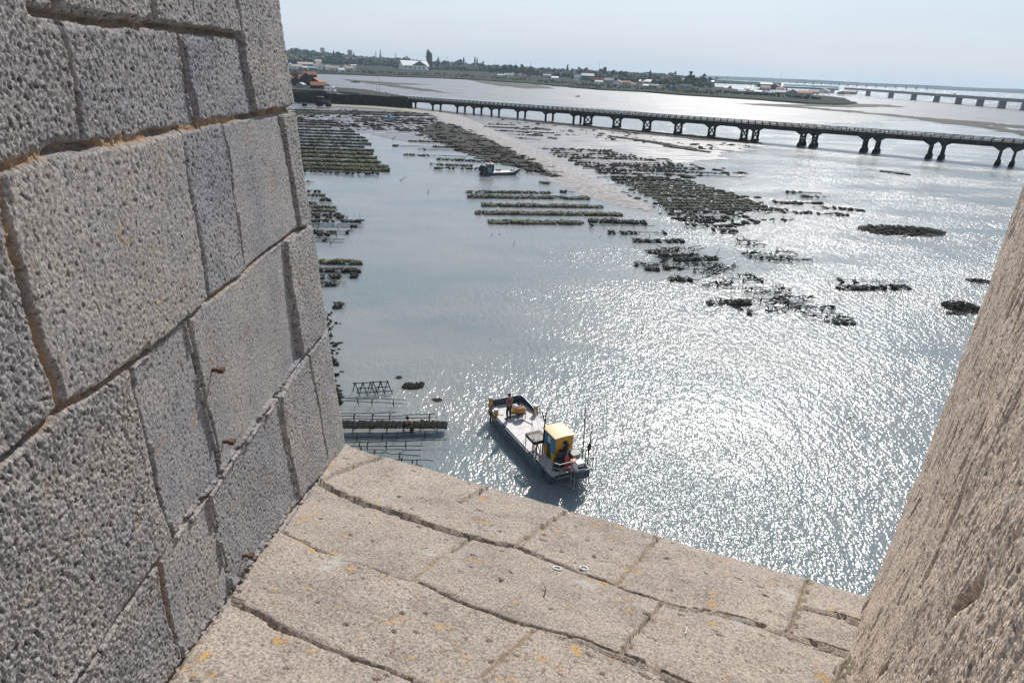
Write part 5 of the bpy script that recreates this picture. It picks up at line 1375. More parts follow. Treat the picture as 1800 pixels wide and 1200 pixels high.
# shore houses
HS = [(790, 119, 10, 5, 'cream', 'pale', 'house half hidden by trees right of the poplars'), (823, 121, 14, 4.5, 'cream', 'pale', 'low cream house between two stands of trees'), (840, 125, 8, 5, 'cream', 'orange', 'small house with orange roof below twin poplars'),
      (893, 134.5, 12, 5, 'white', 'pale', 'white house with pale roof below the dark trees'), (900, 134.5, 6, 6, 'white', 'grey', 'narrow white gable beside the pale roofed house'), (880, 134.5, 12, 3.5, 'white', 'grey', 'low white row left of the narrow gable'), (915, 134, 4, 5, 'white', 'white', 'tiny bright white house by the olive tree'), (923, 136, 6, 6, 'pink', 'orange', 'small pink house between the olive trees'),
      (962, 137, 14, 6, 'grey', 'grey', 'long grey shed left of the teal building'), (975, 139.5, 12, 4.5, 'white', 'white', 'white low boathouse near the grey shed'), (985, 133, 8, 4, 'white', 'pale', 'white house peeping above the boathouse'), (992, 135, 6, 4, 'cream', 'orange', 'orange roofed cottage above the boathouse'),
      (1015, 141.5, 11, 9, 'white', 'white', 'white square house touching the teal building'), (1051, 145.5, 24, 8, 'dark', 'orange', 'dark shed with long pink roof right of the teal building'), (1052, 147, 14, 5, 'white', 'grey', 'white gabled boathouse in front of the dark shed'), (1070, 147, 16, 9, 'grey', 'grey', 'tall grey shed beside the white boathouse'),
      (1086, 148.5, 14, 7, 'white', 'grey', 'white house with two grey gables on the shore'), (1101, 149, 14, 6, 'pink', 'orange', 'pink house with orange roof on the shore'), (1112, 151, 9, 5, 'white', 'pale', 'small white house next to the pink one'), (1100, 143, 12, 3.5, 'cream', 'pale', 'pale roof behind the pink house'),
      (1149, 147, 46, 5.5, 'pink', 'white', 'very long pale roofed shed behind the shore houses'), (1147, 155.5, 12, 7, 'dark', 'grey', 'dark gabled shed on the shore under the long shed'), (1157, 155.5, 14, 6, 'white', 'white', 'white shed right of the dark gabled one'), (1136, 154, 12, 5, 'grey', 'white', 'grey shed left of the dark gabled one'),
      (1174, 156, 7, 5.5, 'dark', 'dark', 'small black hut beside the blue hut'), (1182, 157.5, 9, 6.5, 'blue', 'blue', 'bright blue hut near the water'), (1187, 157.5, 7, 5, 'dark', 'tealroof', 'dark teal hut right of the blue one'), (1204, 157, 20, 8, 'grey', 'grey', 'wide grey shed right of the huts'),
      (1162, 139, 12, 3.5, 'white', 'white', 'bright white shed far behind the long shed'), (1196, 143, 14, 4, 'white', 'white', 'bright white shed left of the big round tree'), (1224, 146, 10, 4, 'white', 'white', 'bright white shed between the two big trees'), (1246, 147.5, 16, 5.5, 'white', 'white', 'large white glasshouse right of the big trees')]
for i, (px, py, wp, hp, wc, rc, lab) in enumerate(HS):
    house(px, py, wp, hp, (-12, 8, 15, -6)[i % 4], wc, rc, lab, 1.6, .7 if wp < 20 else .3, win=2 if wp > 8 else 1, gableface=(i % 3 == 1 and wp < 16), group=G3, cat='shed' if any(k in lab for k in ('shed', 'hut', 'boathouse', 'glasshouse')) else 'house')
house(1032, 142, 21, 11.5, 6, 'teal', 'tealroof', 'large teal clad building on the far shore', 1.6, .7, eave=.72, win=3, cat='warehouse')
HP = [(1303, 163.5, 12, 5, 'grey', 'grey', 'grey shed at the left end of the spit buildings'), (1312, 161, 8, 4.5, 'cream', 'pale', 'cream hut behind the first grey shed'), (1318, 166, 16, 4, 'grey', 'blue', 'low shed with bluish roof near the water'), (1333, 164.5, 12, 5, 'blue', 'white', 'pale blue shed left of the bright tarpaulin'),
      (1345, 159.5, 14, 6.5, 'pink', 'orange', 'pink house with orange roof on the spit'), (1362, 158, 15, 9, 'dark', 'grey', 'dark shed with tall grey gable on the spit'), (1371, 159.5, 12, 5, 'white', 'orange', 'white house with pale orange roof on the spit'), (1373, 166, 16, 6, 'grey', 'grey', 'grey shed right of the bright tarpaulin'),
      (1391, 166.5, 18, 8, 'grey', 'pale', 'wide grey house with pale roof on the spit'), (1415, 169, 22, 8, 'pink', 'orange', 'broad brownish roofed shed on the spit'), (1430, 165.5, 14, 6, 'cream', 'pale', 'cream house behind the brownish shed'), (1447, 164, 18, 7, 'white', 'pale', 'white house under the blue roofed factory'), (1460, 164, 9, 6, 'cream', 'orange', 'small orange roofed house right of the white one'),
      (1347, 150.5, 18, 4, 'dark', 'white', 'dark shed with white roof behind the spit houses'), (1478, 166, 10, 5, 'grey', 'dark', 'dark roofed shed at the right end of the spit'), (1494, 165.5, 18, 6, 'pink', 'pale', 'last pink house at the right end of the spit')]
for i, (px, py, wp, hp, wc, rc, lab) in enumerate(HP):
    house(px, py, wp, hp, (10, -8, 18, -14)[i % 4], wc, rc, lab, 1.6, .7, win=2 if wp > 10 else 1, gableface=(i % 3 == 2), group=G4, cat='shed' if 'shed' in lab or 'hut' in lab else 'house')
house(1424, 156.5, 84, 7, 3, 'blue', 'tealroof', 'very long blue factory with dark roof along the spit', 1.6, .22, eave=.62, win=8, cat='factory')
# bright blue tarpaulin
p = at(1351, 167.5, 1.6); mpp = p.length / 1250; mb = MB(); rnd = random.Random(3)
for i in range(7): mb.blob((rnd.uniform(-5, 5) * mpp, rnd.uniform(-2, 2), rnd.uniform(1, 3) * mpp), (3.4 * mpp, 3, 2.2 * mpp), rnd.random(), 8, 5, .25)
o = mb.build('tarpaulin', pm('blue_tarpaulin', (.02, .24, .42), .5, .25, .4)); o.location = p; tag(o, 'bright blue tarpaulin over a heap on the spit shore', 'tarpaulin')

# towers, masts, spire
M_pale = pm('pale_stone_tower', (.36, .34, .32), .9, .15, .2); M_steel = pm('mast_steel', (.16, .16, .165), .6, .2, 1)
def water_tower(px, ytop, ybase, r, label):
    d = dirpt(px, ybase, r); d.z = 1.5; H = zat(px, ytop, r) - 1.5; w_ = H * .12
    root = empty('water_tower', d); tag(root, label, 'water tower', 'water towers on the skyline')
    mb = MB(); mb.lathe([(w_ * .75, -1), (w_ * .6, H * .3), (w_ * .6, H * .62), (w_ * .8, H * .72)], (0, 0, 0), 12); mb.build('shaft', M_pale, root)
    mb = MB(); mb.lathe([(w_ * .8, H * .72), (w_ * 1.25, H * .84), (w_ * 1.25, H * .95), (w_ * .9, H), (w_ * .1, H * 1.01)], (0, 0, 0), 14); mb.build('tank', M_pale, root)
water_tower(615.5, 88, 100, 2500, 'mushroom headed water tower above the village trees')
water_tower(567, 84, 92, 3400, 'tiny distant water tower on the wooded hill')
r = 2700; d = dirpt(669, 106, r); d.z = 1.5; H = zat(669, 86, r) - 1.5
root = empty('church', d); tag(root, 'pale church with a tall pointed spire on the skyline', 'church')
mb = MB(); mb.box((0, 0, H * .27), (H * .15, H * .15, H * .56)); mb.build('tower', M_pale, root)
mb = MB(); mb.lathe([(H * .085, H * .55), (H * .055, H * .68), (H * .03, H * .84), (.15, H)], (0, 0, 0), 8); mb.build('spire', M_pale, root)
mb = MB(); mb.prism([(-H * .1, 0, 0), (H * .1, 0, 0), (H * .1, 0, H * .2), (0, 0, H * .3), (-H * .1, 0, H * .2)], (H * .02, H * .07, 0), (H * .02, H * .5, 0)); mb.build('nave', M_pale, root)
def mast(px, ytop, r, label, lattice=True):
    d = dirpt(px, 110, r); d.z = 1.5; H = zat(px, ytop, r) - 1.5; mb = MB(); k = r * .00016
    if lattice:
        w_ = H * .05
        for a in range(4):
            c, s = math.cos(a * math.pi / 2 + .78), math.sin(a * math.pi / 2 + .78)
            mb.tube([(w_ * c * 1.4, w_ * s * 1.4, -1), (w_ * c * .5, w_ * s * .5, H * .6), (w_ * c * .2, w_ * s * .2, H)], k * .6, 4)
        for j in range(6):
            z = H * j / 7; q = w_ * (1.3 - .95 * j / 6)
            for a in range(4):
                t0, t1 = a * math.pi / 2 + .78, (a + 1) * math.pi / 2 + .78
                mb.tube([(q * math.cos(t0), q * math.sin(t0), z), (q * .85 * math.cos(t1), q * .85 * math.sin(t1), z + H / 7)], k * .45, 4)
        for z in (.72, .84): mb.tube([(-H * .11, 0, H * z), (H * .11, 0, H * z)], k * .7, 4)
    else:
        mb.tube([(0, 0, -1), (0, 0, H)], [k * 1.1, k * .7], 5)
        for z in (.8, .9): mb.tube([(-k * 3, 0, H * z), (k * 3, 0, H * z)], k * .7, 4)
    o = mb.build('pylon' if lattice else 'radio_mast', M_steel); o.location = d
    tag(o, label, 'pylon' if lattice else 'mast', 'pylons and masts on the skyline')
mast(661, 90, 2400, 'lattice power pylon just left of the church spire'); mast(695.5, 93, 2500, 'lattice power pylon right of the church spire')
mast(785, 99, 2600, 'thin mast above the trees right of the poplars', False); mast(869, 106, 2300, 'faint thin mast above the middle trees', False); mast(898, 110, 2300, 'faint mast left of the banded mast', False)
mast(906.5, 106, 2000, 'stout banded mast above the middle trees', False); mast(933, 108.5, 2300, 'faint mast right of the banded mast', False); mast(1054, 108, 1700, 'tall thin mast above the teal building', False)
mast(1327, 139, 1500, 'dark mast with a broad head on the spit, left of its twin', False); mast(1334.5, 139.5, 1500, 'dark mast with a broad head on the spit, right of its twin', False); mast(1436, 145, 1300, 'thin pole standing over the blue factory', False)
mast(1283, 134, 2300, 'thin pole over the far water beyond the spit', False); mast(1377, 128, 5500, 'very faint mast far out on the horizon', False)

# the far road bridge at the right and the faint one on the horizon
M_farb = pm('far_bridge_concrete', (.22, .22, .225), .9, .2, .1)
def viaduct(p0, p1, piers, zt, thick, w_, label, seed, pw, pl):
    a, b = Vector(p0), Vector(p1); L = (b - a).length; ax = (b - a) / L
    root = empty('viaduct', (a.x, a.y, 0), math.atan2(ax.y, ax.x)); tag(root, label, 'viaduct')
    mb = MB(); mb.box((L / 2, 0, zt - thick / 2), (L, w_, thick)); mb.build('deck', M_farb, root)
    mb = MB()
    for sy in (-1, 1): mb.box((L / 2, sy * (w_ / 2 - .2), zt + .45), (L, .3, .9))
    mb.build('parapet', M_farb, root)
    for s in piers:
        mb = MB(); mb.box((s, 0, (zt - thick) / 2 - .3), (pl, w_ * .8, zt - thick + .6)); mb.box((s, 0, .2), (pl * 1.5, w_ * .95, 1.0)); mb.build('pier', M_farb, root)
def pk(px, py): return at(px, py, 0)
vp = [(1605, 175.5), (1645, 181), (1683.5, 184), (1721, 187.5), (1759.5, 190.5)]
a, b = pk(1605, 176.2), pk(1757, 190.5); ax = (b - a).normalized(); a2 = a - ax * 330; b2 = b + ax * 160
zt = zat(1757, 173.5, b.length)
def along(px):
    lo, hi = 0.0, 900.0
    for _ in range(50):
        m_ = (lo + hi) / 2; p = a2 + ax * m_; d = np.array([p.x, p.y, -21.0]); X = 900 + FPX * (d @ CR) / (d @ CF)
        if X < px: lo = m_
        else: hi = m_
    return lo
viaduct(a2, b2, [along(x) for x in (1525, 1565, 1605, 1645, 1683.5, 1721, 1759.5, 1800)], zt, 2.6, 9, 'grey road viaduct on square piers crossing the flats at the far right', 1, 3.6, 3.6)
for i, (px, lab) in enumerate(((1583, 'small car crossing the viaduct, leftmost of three'), (1673, 'pale van crossing the viaduct, middle of three'), (1696, 'small car crossing the viaduct, rightmost of three'))):
    p = a2 + ax * along(px); root = empty('parked_car' if 0 else 'car', (p.x, p.y, zt + .02), math.atan2(ax.y, ax.x)); tag(root, lab, 'car', 'vehicles on the viaduct')
    hh = 2.3 if i == 1 else 1.2
    mb = MB(); mb.box((0, 0, .35 + hh * .3), (4.6, 1.8, hh * .6)); mb.box((-.2, 0, .35 + hh * .8), (2.8 + .6 * (i == 1), 1.65, hh * .45), None, .8)
    mb.build('body', [WALLS['dark'], WALLS['white'], WALLS['grey']][i], root)
    for x in (-1.5, 1.5):
        for y in (-.85, .85):
            mb = MB(); mb.lathe([(.32, -.1), (.32, .1)], (x, y, .32), 10, Matrix.Rotation(math.pi / 2, 3, 'X')); mb.build('wheel', WALLS['dark'], root)
fa, fb = dirpt(1395, 141, 5200), dirpt(1640, 152, 4800); fa.z = fb.z = 0
n_ = (fb - fa).length
viaduct(fa, fb, [n_ * (i + .5) / 15 for i in range(15)], zat(1470, 144, 5100), 4, 12, 'faint long bridge low on the horizon', 2, 8, 8)
# ------------------------------------------------------------------ vehicles by the causeway
def wheel(root, c, r, wd, mt, mr, axis='Y'):
    mb = MB(); q = Matrix.Rotation(math.pi / 2, 3, 'X')
    mb.lathe([(r * .62, -wd / 2), (r * .95, -wd / 2), (r, -wd * .3), (r, wd * .3), (r * .95, wd / 2), (r * .62, wd / 2)], c, 18, q)
    o = mb.build('wheel', mt, root, True)
    mb = MB(); mb.lathe([(r * .1, -wd * .42), (r * .62, -wd * .45), (r * .62, wd * .45), (r * .1, wd * .42)], c, 14, q)
    mb.build('rim', mr, o, True)
M_tyre = pm('black_rubber', (.018, .018, .018), .85, .3, 6)
M_rim = pm('grey_rim', (.25, .25, .25), .5, .2, 5)
M_white = pm('white_paint', (.74, .75, .76), .35, .06, 1)
p = at(580.5, 162.0, zc + .12); root = empty('camper_van', p, R(-14))
tag(root, 'white camper van parked on the causeway beside the orange roofed shed', 'camper van')
mb = MB(); mb.prism([(-3.2, 0, .45), (1.7, 0, .45), (1.7, 0, 1.6), (2.4, 0, 2.45), (2.2, 0, 2.85), (-3.2, 0, 2.85)], (0, -1.1, 0), (0, 1.1, 0)); mb.build('body', M_white, root)
mb = MB(); mb.prism([(1.7, 0, .42), (3.35, 0, .42), (3.4, 0, 1.0), (2.75, 0, 1.25), (2.1, 0, 1.95), (1.7, 0, 1.95)], (0, -.98, 0), (0, .98, 0)); mb.build('cab', M_white, root)
for x in (-2.4, -.4): mb = MB(); mb.box((x, -1.12, 1.8), (.75, .06, .6)); mb.build('window', M_win, root)
mb = MB(); mb.prism([(1.78, 0, 1.2), (2.55, 0, 1.25), (2.05, 0, 1.85), (1.78, 0, 1.85)], (0, -1.01, 0), (0, -.99, 0)); mb.build('window', M_win, root)
mb = MB(); mb.add([(2.78, -.85, 1.27), (2.78, .85, 1.27), (2.14, .8, 1.94), (2.14, -.8, 1.94)], [(0, 1, 2, 3)]); mb.v = [(x + .02, y, z + .02) for x, y, z in mb.v]; mb.build('windscreen', M_win, root)
mb = MB(); mb.box((.2, 0, 2.98), (1.0, .7, .26), None, .85); mb.build('roof_hatch', M_white, root)
for x in (-1.9, 2.3):
    for y in (-.95, .95): wheel(root, (x, y, .36), .36, .22, M_tyre, M_rim)
# tractor with a trailer on the mud ramp
M_trac = pm('dark_blue_paint', (.03, .05, .075), .5, .3, 2); M_tred = pm('faded_red_paint', (.25, .06, .045), .6, .3, 2)
p = at(566, 187.5, .3); sc = p.length / 1250
root = empty('tractor', p, R(-8)); root.scale = (1.45,) * 3; tag(root, 'dark tractor with big rear wheels standing on the mud below the causeway', 'tractor')
mb = MB(); mb.box((1.6, 0, 1.45), (2.6, .95, .95), None, .92); mb.box((.2, 0, .95), (3.4, .7, .5)); mb.build('bonnet', M_trac, root)
mb = MB()
for x in (-1.15, .45):
    for y in (-.75, .75): mb.tube([(x, y, 1.3), (x * .85, y * .9, 3.0)], .06, 5)
mb.box((-.35, 0, 1.2), (1.7, 1.4, .5)); mb.build('cab', M_trac, root)
mb = MB(); mb.box((-.35, 0, 3.05), (1.9, 1.65, .16), None, .9); mb.build('cab_roof', M_tred, root)
mb = MB(); mb.tube([(1.7, .3, 1.8), (1.7, .3, 2.7)], .06, 6); mb.build('exhaust', M_rail, root)
for y in (-.95, .95): wheel(root, (-.75, y, 1.0), 1.0, .5, M_tyre, M_rim)
for y in (-.85, .85): wheel(root, (2.3, y, .68), .68, .38, M_tyre, M_rim)
p = at(538, 187.5, .3); root = empty('trailer', p, R(-6)); root.scale = (1.25,) * 3; tag(root, 'flat dark trailer hitched behind the tractor', 'trailer')
mb = MB(); mb.box((0, 0, 1.0), (5.6, 2.3, .22)); mb.build('bed', M_trac, root)
mb = MB()
for x in (-2.6, 0, 2.6): mb.tube([(x, -1.1, 1.0), (x, -1.1, 2.3)], .06, 5); mb.tube([(x, 1.1, 1.0), (x, 1.1, 2.3)], .06, 5)
mb.tube([(-2.6, -1.1, 2.3), (2.6, -1.1, 2.3)], .06, 5); mb.tube([(-2.6, 1.1, 2.3), (2.6, 1.1, 2.3)], .06, 5); mb.tube([(2.6, -1.1, 2.3), (2.6, 1.1, 2.3)], .06, 5)
mb.build('rail', M_rail, root)
mb = MB(); mb.tube([(2.8, 0, .95), (4.6, 0, .8)], .09, 6); mb.build('drawbar', M_rail, root)
for y in (-1.0, 1.0): wheel(root, (-.6, y, .6), .6, .35, M_tyre, M_rim)

# ------------------------------------------------------------------ small boats on the flats
def dinghy(px, py, L, W, rz, mat, cabmat, label, cabin=True, z=.05):
    p = at(px, py, z); root = empty('boat', p, rz); tag(root, label, 'boat')
    mb = MB(); n = 9; ring = []
    for i in range(n):
        t = i / (n - 1); x = (t - .5) * L; wv = W / 2 * (1 - max(0, t - .45) ** 2 * 3.0) ; wv = max(.03, wv); sh = .75 + .35 * t * t
        ring.append([(x, -wv, sh), (x, -wv * .75, .12), (x, wv * .75, .12), (x, wv, sh), (x, wv * .85, sh - .12), (x, -wv * .85, sh - .12)])
    b = len(mb.v)
    for r_ in ring: mb.v += r_
    for i in range(n - 1):
        for k in range(6):
            k2 = (k + 1) % 6; mb.f.append((b + i * 6 + k, b + (i + 1) * 6 + k, b + (i + 1) * 6 + k2, b + i * 6 + k2))
    mb.f += [tuple(range(b, b + 6)), tuple(reversed(range(b + (n - 1) * 6, b + n * 6)))]
    mb.build('hull', mat, root)
    if cabin:
        mb = MB(); mb.prism([(-L * .1, 0, .6), (L * .22, 0, .6), (L * .14, 0, 1.9), (-L * .1, 0, 1.9)], (0, -W * .3, 0), (0, W * .3, 0)); c = mb.build('cabin', cabmat, root)
        mb = MB(); mb.box((L * .03, -W * .3 - .02, 1.45), (L * .16, .05, .45)); mb.build('window', M_win, root)
        mb = MB(); mb.tube([(-L * .05, 0, 1.9), (-L * .05, 0, 3.0)], .05, 5); mb.build('mast', M_rail, root)
    return root
M_bblue = pm('pale_blue_hull', (.20, .34, .44), .5, .15, 1); M_bdark = pm('dark_hull', (.05, .06, .065), .5, .2, 1)
dinghy(684, 211, 4.6, 2.0, R(-20), M_bblue, M_bblue, 'pale blue boat stranded among the dark racks below the causeway', True, .25)
dinghy(625, 145.5, 10, 3.4, R(10), M_bdark, M_bdark, 'dark fishing boat aground on the flats right of the quay')
dinghy(667, 133.8, 12, 4, R(5), M_white, M_white, 'white cabin boat lying on the far mud below the church')
dinghy(653, 132.8, 9, 3, R(14), M_white, M_white, 'white open boat on the far mud left of the cabin boat', False)
dinghy(953.5, 144.6, 6, 2.6, R(8), M_white, M_bdark, 'small white boat on the far mud in mid shore')
for i, (px, py, L, lab) in enumerate(((1035, 149.5, 22, 'long dark barge moored below the white boathouse'), (1053, 151, 14, 'short dark barge moored right of the long one'), (1098, 152.5, 20, 'dark barge moored under the pink house'), (1118, 153.5, 24, 'long dark barge moored right of the pink house'), (1160, 159.3, 18, 'pale flat barge near the white shed'))):
    dinghy(px, py, L, 4.5, R(4), M_bdark if i < 4 else M_white, M_bdark, lab, False)
for i, (px, py, lab) in enumerate(((1015.5, 170.5, 'single tiny dark boat alone on the wide flat beyond the bridge'), (954, 148, 'tiny dark tender beside the small white boat'))):
    dinghy(px, py, 4, 1.6, R(10), M_bdark, M_bdark, lab, False)
# jetty at the far shore
a, b = at(705, 133.2, 0), at(761, 136.2, 0); L = (b - a).length; root = empty('jetty', a, math.atan2((b - a).y, (b - a).x)); tag(root, 'low dark jetty with a pale top below the white hall', 'jetty')
mb = MB(); mb.box((L / 2, 0, 1.0), (L, 8, 2.0)); mb.build('wall', M_mason, root)
mb = MB(); mb.box((L / 2, 0, 2.1), (L, 8, .2)); mb.build('deck', ROOFS['white'], root)

# ------------------------------------------------------------------ people
def skin_obj(name, pts, edges, mat, parent, sub=2, root_i=0):
    me = bpy.data.meshes.new(name); me.from_pydata([p[0] for p in pts], edges, []); me.update(); me.materials.append(mat)
    o = bpy.data.objects.new(name, me); COL.objects.link(o); o.parent = parent
    m_ = o.modifiers.new('skin', 'SKIN'); m_.use_smooth_shade = True
    for i, p in enumerate(pts):
        r_ = p[1] if isinstance(p[1], tuple) else (p[1], p[1])
        me.skin_vertices[0].data[i].radius = r_
        me.skin_vertices[0].data[i].use_root = (i == root_i)
    s = o.modifiers.new('smooth', 'SUBSURF'); s.levels = sub; s.render_levels = sub
    return o
M_skin = pm('tanned_skin', (.27, .135, .085), .55, .12, 12)
M_hair = pm('black_hair', (.012, .010, .009), .7, .3, 30)
M_shirt = pm('plum_shirt', (.20, .075, .085), .85, .25, 9); M_trou = pm('black_trousers', (.022, .024, .028), .8, .3, 8); M_boot = pm('black_boots', (.014, .014, .014), .5, .3, 8)
M_wader = pm('dark_waders', (.018, .022, .022), .45, .3, 8)
def hand(pts, edges, wrist, d, side):
    """palm, four fingers and a thumb grown from a wrist vertex"""
    d = Vector(d).normalized(); sd = Vector(side).normalized(); w0 = Vector(pts[wrist][0])
    i0 = len(pts); pts.append((tuple(w0 + d * .05), (.030, .016))); edges.append((wrist, i0))
    for k, (o, l) in enumerate(((-.030, .075), (-.010, .085), (.010, .080), (.030, .062))):
        a = len(pts); pts.append((tuple(w0 + d * .095 + sd * o), .0095)); edges.append((i0, a))
        pts.append((tuple(w0 + d * (.095 + l * .55) + sd * o * 1.1 + sd.cross(d) * .008), .0085)); edges.append((a, a + 1))
        pts.append((tuple(w0 + d * (.095 + l * .95) + sd * o * 1.1 + sd.cross(d) * .024), .007)); edges.append((a + 1, a + 2))
    a = len(pts); pts.append((tuple(w0 + d * .055 - sd * .045), .011)); edges.append((i0, a)); pts.append((tuple(w0 + d * .095 - sd * .062), .0085)); edges.append((a, a + 1))
def person(loc, rz, label, pose, wade=False):
    """facing local +X; z=0 at the soles"""
    root = empty('person', loc, rz); tag(root, label, 'person')
    P = pose
    pts = [((0, 0, .95) if not wade else P['pel'], (.125, .15))]; edges = []
    def add(p, r, frm): pts.append((tuple(p), r)); edges.append((frm, len(pts) - 1)); return len(pts) - 1
    ch1 = add(P['waist'], (.115, .14), 0); ch2 = add(P['chest'], (.125, .17), ch1); nb_ = add(P['neckbase'], (.085, .13), ch2)
    nk = add(P['neck'], .055, nb_); h1 = add(P['jaw'], (.072, .066), nk); h2 = add(P['head'], (.098, .080), h1); h3 = add(P['crown'], (.07, .062), h2)
    # face: nose, brow and ears as small growths of the same surface
    fx = Vector(P['face']).normalized(); hd = Vector(P['head']); up = (Vector(P['crown']) - Vector(P['jaw'])).normalized(); lf = up.cross(fx)
    add(hd + fx * .108 - up * .025, (.016, .013), h2); add(hd + lf * .088 - up * .02, .016, h2); add(hd - lf * .088 - up * .02, .016, h2)
    for s in ('l', 'r'):
        sh = add(P['sh' + s], .062, nb_); el = add(P['el' + s], .043, sh); wr = add(P['wr' + s], .029, el)
        d = Vector(P['wr' + s]) - Vector(P['el' + s]); hand(pts, edges, wr, d, Vector((0, 0, 1)) if abs(d.normalized().z) < .7 else Vector((1, 0, 0)))
        hp = add(P['hip' + s], .09, 0); kn = add(P['kn' + s], .06, hp); an = add(P['an' + s], .042, kn); add(P['toe' + s], (.045, .03), an)
    skin_obj('body', pts, edges, M_skin, root)
    # hair
    mb = MB(); c = hd + up * .035 - fx * .012
    mb.blob(c, (.108, .098, .105), 5, 12, 8, .05); mb.build('hair', M_hair, root, True)
    # eyes and mouth
    mb = MB()
    for s in (-1, 1): mb.blob(hd + fx * .088 + lf * .032 * s + up * .005, (.012, .012, .008), 1, 8, 5, 0)
    mb.build('eye', M_hair, root, True)
    mb = MB(); mb.blob(hd + fx * .085 - up * .062, (.010, .024, .006), 1, 8, 5, 0); mb.build('mouth', pm('lips', (.2, .07, .06), .5, .1, 5), root, True)
    # trousers / waders
    tp_, te = [(pts[0][0], (.137, .165))], []
    def ta(p, r, f): tp_.append((tuple(p), r)); te.append((f, len(tp_) - 1)); return len(tp_) - 1
    wa = Vector(pts[0][0]).lerp(Vector(P['waist']), .65); ta(wa, (.13, .155), 0)
    for s in ('l', 'r'):
        a = ta(P['hip' + s], .105, 0); k = ta(P['kn' + s], .078, a); ta(Vector(P['an' + s]).lerp(Vector(P['kn' + s]), .15), .066, k)
    skin_obj('waders' if wade else 'trousers', tp_, te, M_wader if wade else M_trou, root, 1)
    if not wade:
        sp, se = [(tuple(Vector(pts[0][0]).lerp(Vector(P['waist']), .25)), (.145, .175))], []
        def sa(p, r, f): sp.append((tuple(p), r)); se.append((f, len(sp) - 1)); return len(sp) - 1
        a = sa(P['waist'], (.135, .16), 0); b = sa(P['chest'], (.142, .187), a); c2 = sa(P['neckbase'], (.10, .145), b)
        for s in ('l', 'r'):
            q = sa(P['sh' + s], .08, c2); sa(Vector(P['sh' + s]).lerp(Vector(P['el' + s]), .75), .066, q)
        skin_obj('shirt', sp, se, M_shirt, root, 1)
        for s in ('l', 'r'):
            mb = MB(); a = Vector(P['an' + s]); t = Vector(P['toe' + s]); mb.blob(a.lerp(t, .5) + Vector((0, 0, -.025)), (.15, .058, .055), 3, 10, 6, .03)
            mb.tube([a + Vector((0, 0, -.03)), a + Vector((0, 0, .14))], [.062, .068], 10); mb.build('boot', M_boot, root, True)
    return root
STAND = dict(waist=(.0, 0, 1.13), chest=(-.01, 0, 1.33), neckbase=(-.01, 0, 1.46), neck=(.0, 0, 1.52), jaw=(.025, 0, 1.585), head=(.03, 0, 1.655), crown=(.015, 0, 1.715), face=(1, .1, -.12),
             shl=(-.01, .20, 1.43), ell=(-.06, .29, 1.15), wrl=(.12, .20, 1.00), shr=(-.01, -.20, 1.43), elr=(-.04, -.28, 1.14), wrr=(.16, -.20, 1.02),
             hipl=(0, .10, .88), knl=(.04, .13, .48), anl=(-.02, .15, .08), toel=(.13, .17, .03), hipr=(0, -.10, .88), knr=(.02, -.12, .48), anr=(.0, -.13, .08), toer=(.15, -.15, .03))
WADE = dict(pel=(-.05, 0, .95), waist=(.02, 0, 1.13), chest=(.10, 0, 1.30), neckbase=(.16, 0, 1.41), neck=(.20, 0, 1.46), jaw=(.25, 0, 1.51), head=(.28, 0, 1.57), crown=(.275, 0, 1.635), face=(1, 0, -.6),
            shl=(.15, .19, 1.38), ell=(.24, .27, 1.12), wrl=(.46, .18, 1.00), shr=(.15, -.19, 1.38), elr=(.25, -.26, 1.12), wrr=(.47, -.14, .98),
            hipl=(-.05, .10, .88), knl=(.02, .13, .48), anl=(-.04, .14, .08), toel=(.1, .15, .03), hipr=(-.05, -.10, .88), knr=(.0, -.12, .48), anr=(-.05, -.13, .08), toer=(.1, -.14, .03))

# ------------------------------------------------------------------ the barge
BA = np.array([.457, -.8895, 0]); BW = np.array([.8895, .457, 0])
bo = at(870, 731, .8); bo.z = 0
BR = empty('barge', bo, math.atan2(BA[1], BA[0]))       # local x runs from bow to stern, local -y is toward the right side... see L()
tag(BR, 'flat grey oyster barge with a pale deck and a yellow cabin at the stern', 'barge')
Zr = math.atan2(BA[1], BA[0])
def L_(x, w, z): return Vector((x, w, z))             # w grows to the right of the picture
M_hull = pm('blue_grey_hull', (.085, .115, .135), .55, .3, 1.2, .2, 20); M_deck = pm('pale_aluminium_deck', (.55, .53, .53), .6, .22, 2.2, .15, 40, col2=(.64, .61, .60))
M_bul = pm('slate_bulwark', (.05, .07, .085), .6, .25, 2); M_yel = pm('yellow_cabin_paint', (.58, .29, .030), .5, .14, 2.5); M_cream = pm('cream_cabin_roof', (.62, .50, .27), .5, .06, 2)
M_blue = pm('blue_panel', (.02, .17, .29), .4, .2, 3); M_galv = pm('galvanised_tube', (.30, .31, .32), .5, .25, 6, metal=.5); M_woodf = pm('yellow_fender', (.40, .25, .06), .7, .4, 6)
M_red = pm('red_steel', (.42, .06, .04), .5, .2, 5); M_org = pm('orange_plastic', (.75, .20, .07), .45, .15, 4); M_blk = pm('black_plastic', (.02, .022, .025), .55, .3, 6)
BWD = 2.55
mb = MB()   # hull: raked bow, flat sides
sec = [(-1.24, .50, .82), (-.8, .0, .80), (0, -.55, .78), (5.2, -.55, .78), (6.05, -.25, .78)]
for (x, zb, zt), ins in zip(sec, (.22, .10, 0, 0, .05)):
    mb.v += [(x, ins, zt), (x, BWD - ins, zt), (x, BWD - ins - .08, zb), (x, ins + .08, zb)]
for i in range(len(sec) - 1):
    for k in range(4): mb.f.append((i * 4 + k, i * 4 + (k + 1) % 4, (i + 1) * 4 + (k + 1) % 4, (i + 1) * 4 + k))
mb.f += [(3, 2, 1, 0), tuple(16 + k for k in range(4))]
bm_ = mb.build('hull', M_hull, BR)
mb = MB()
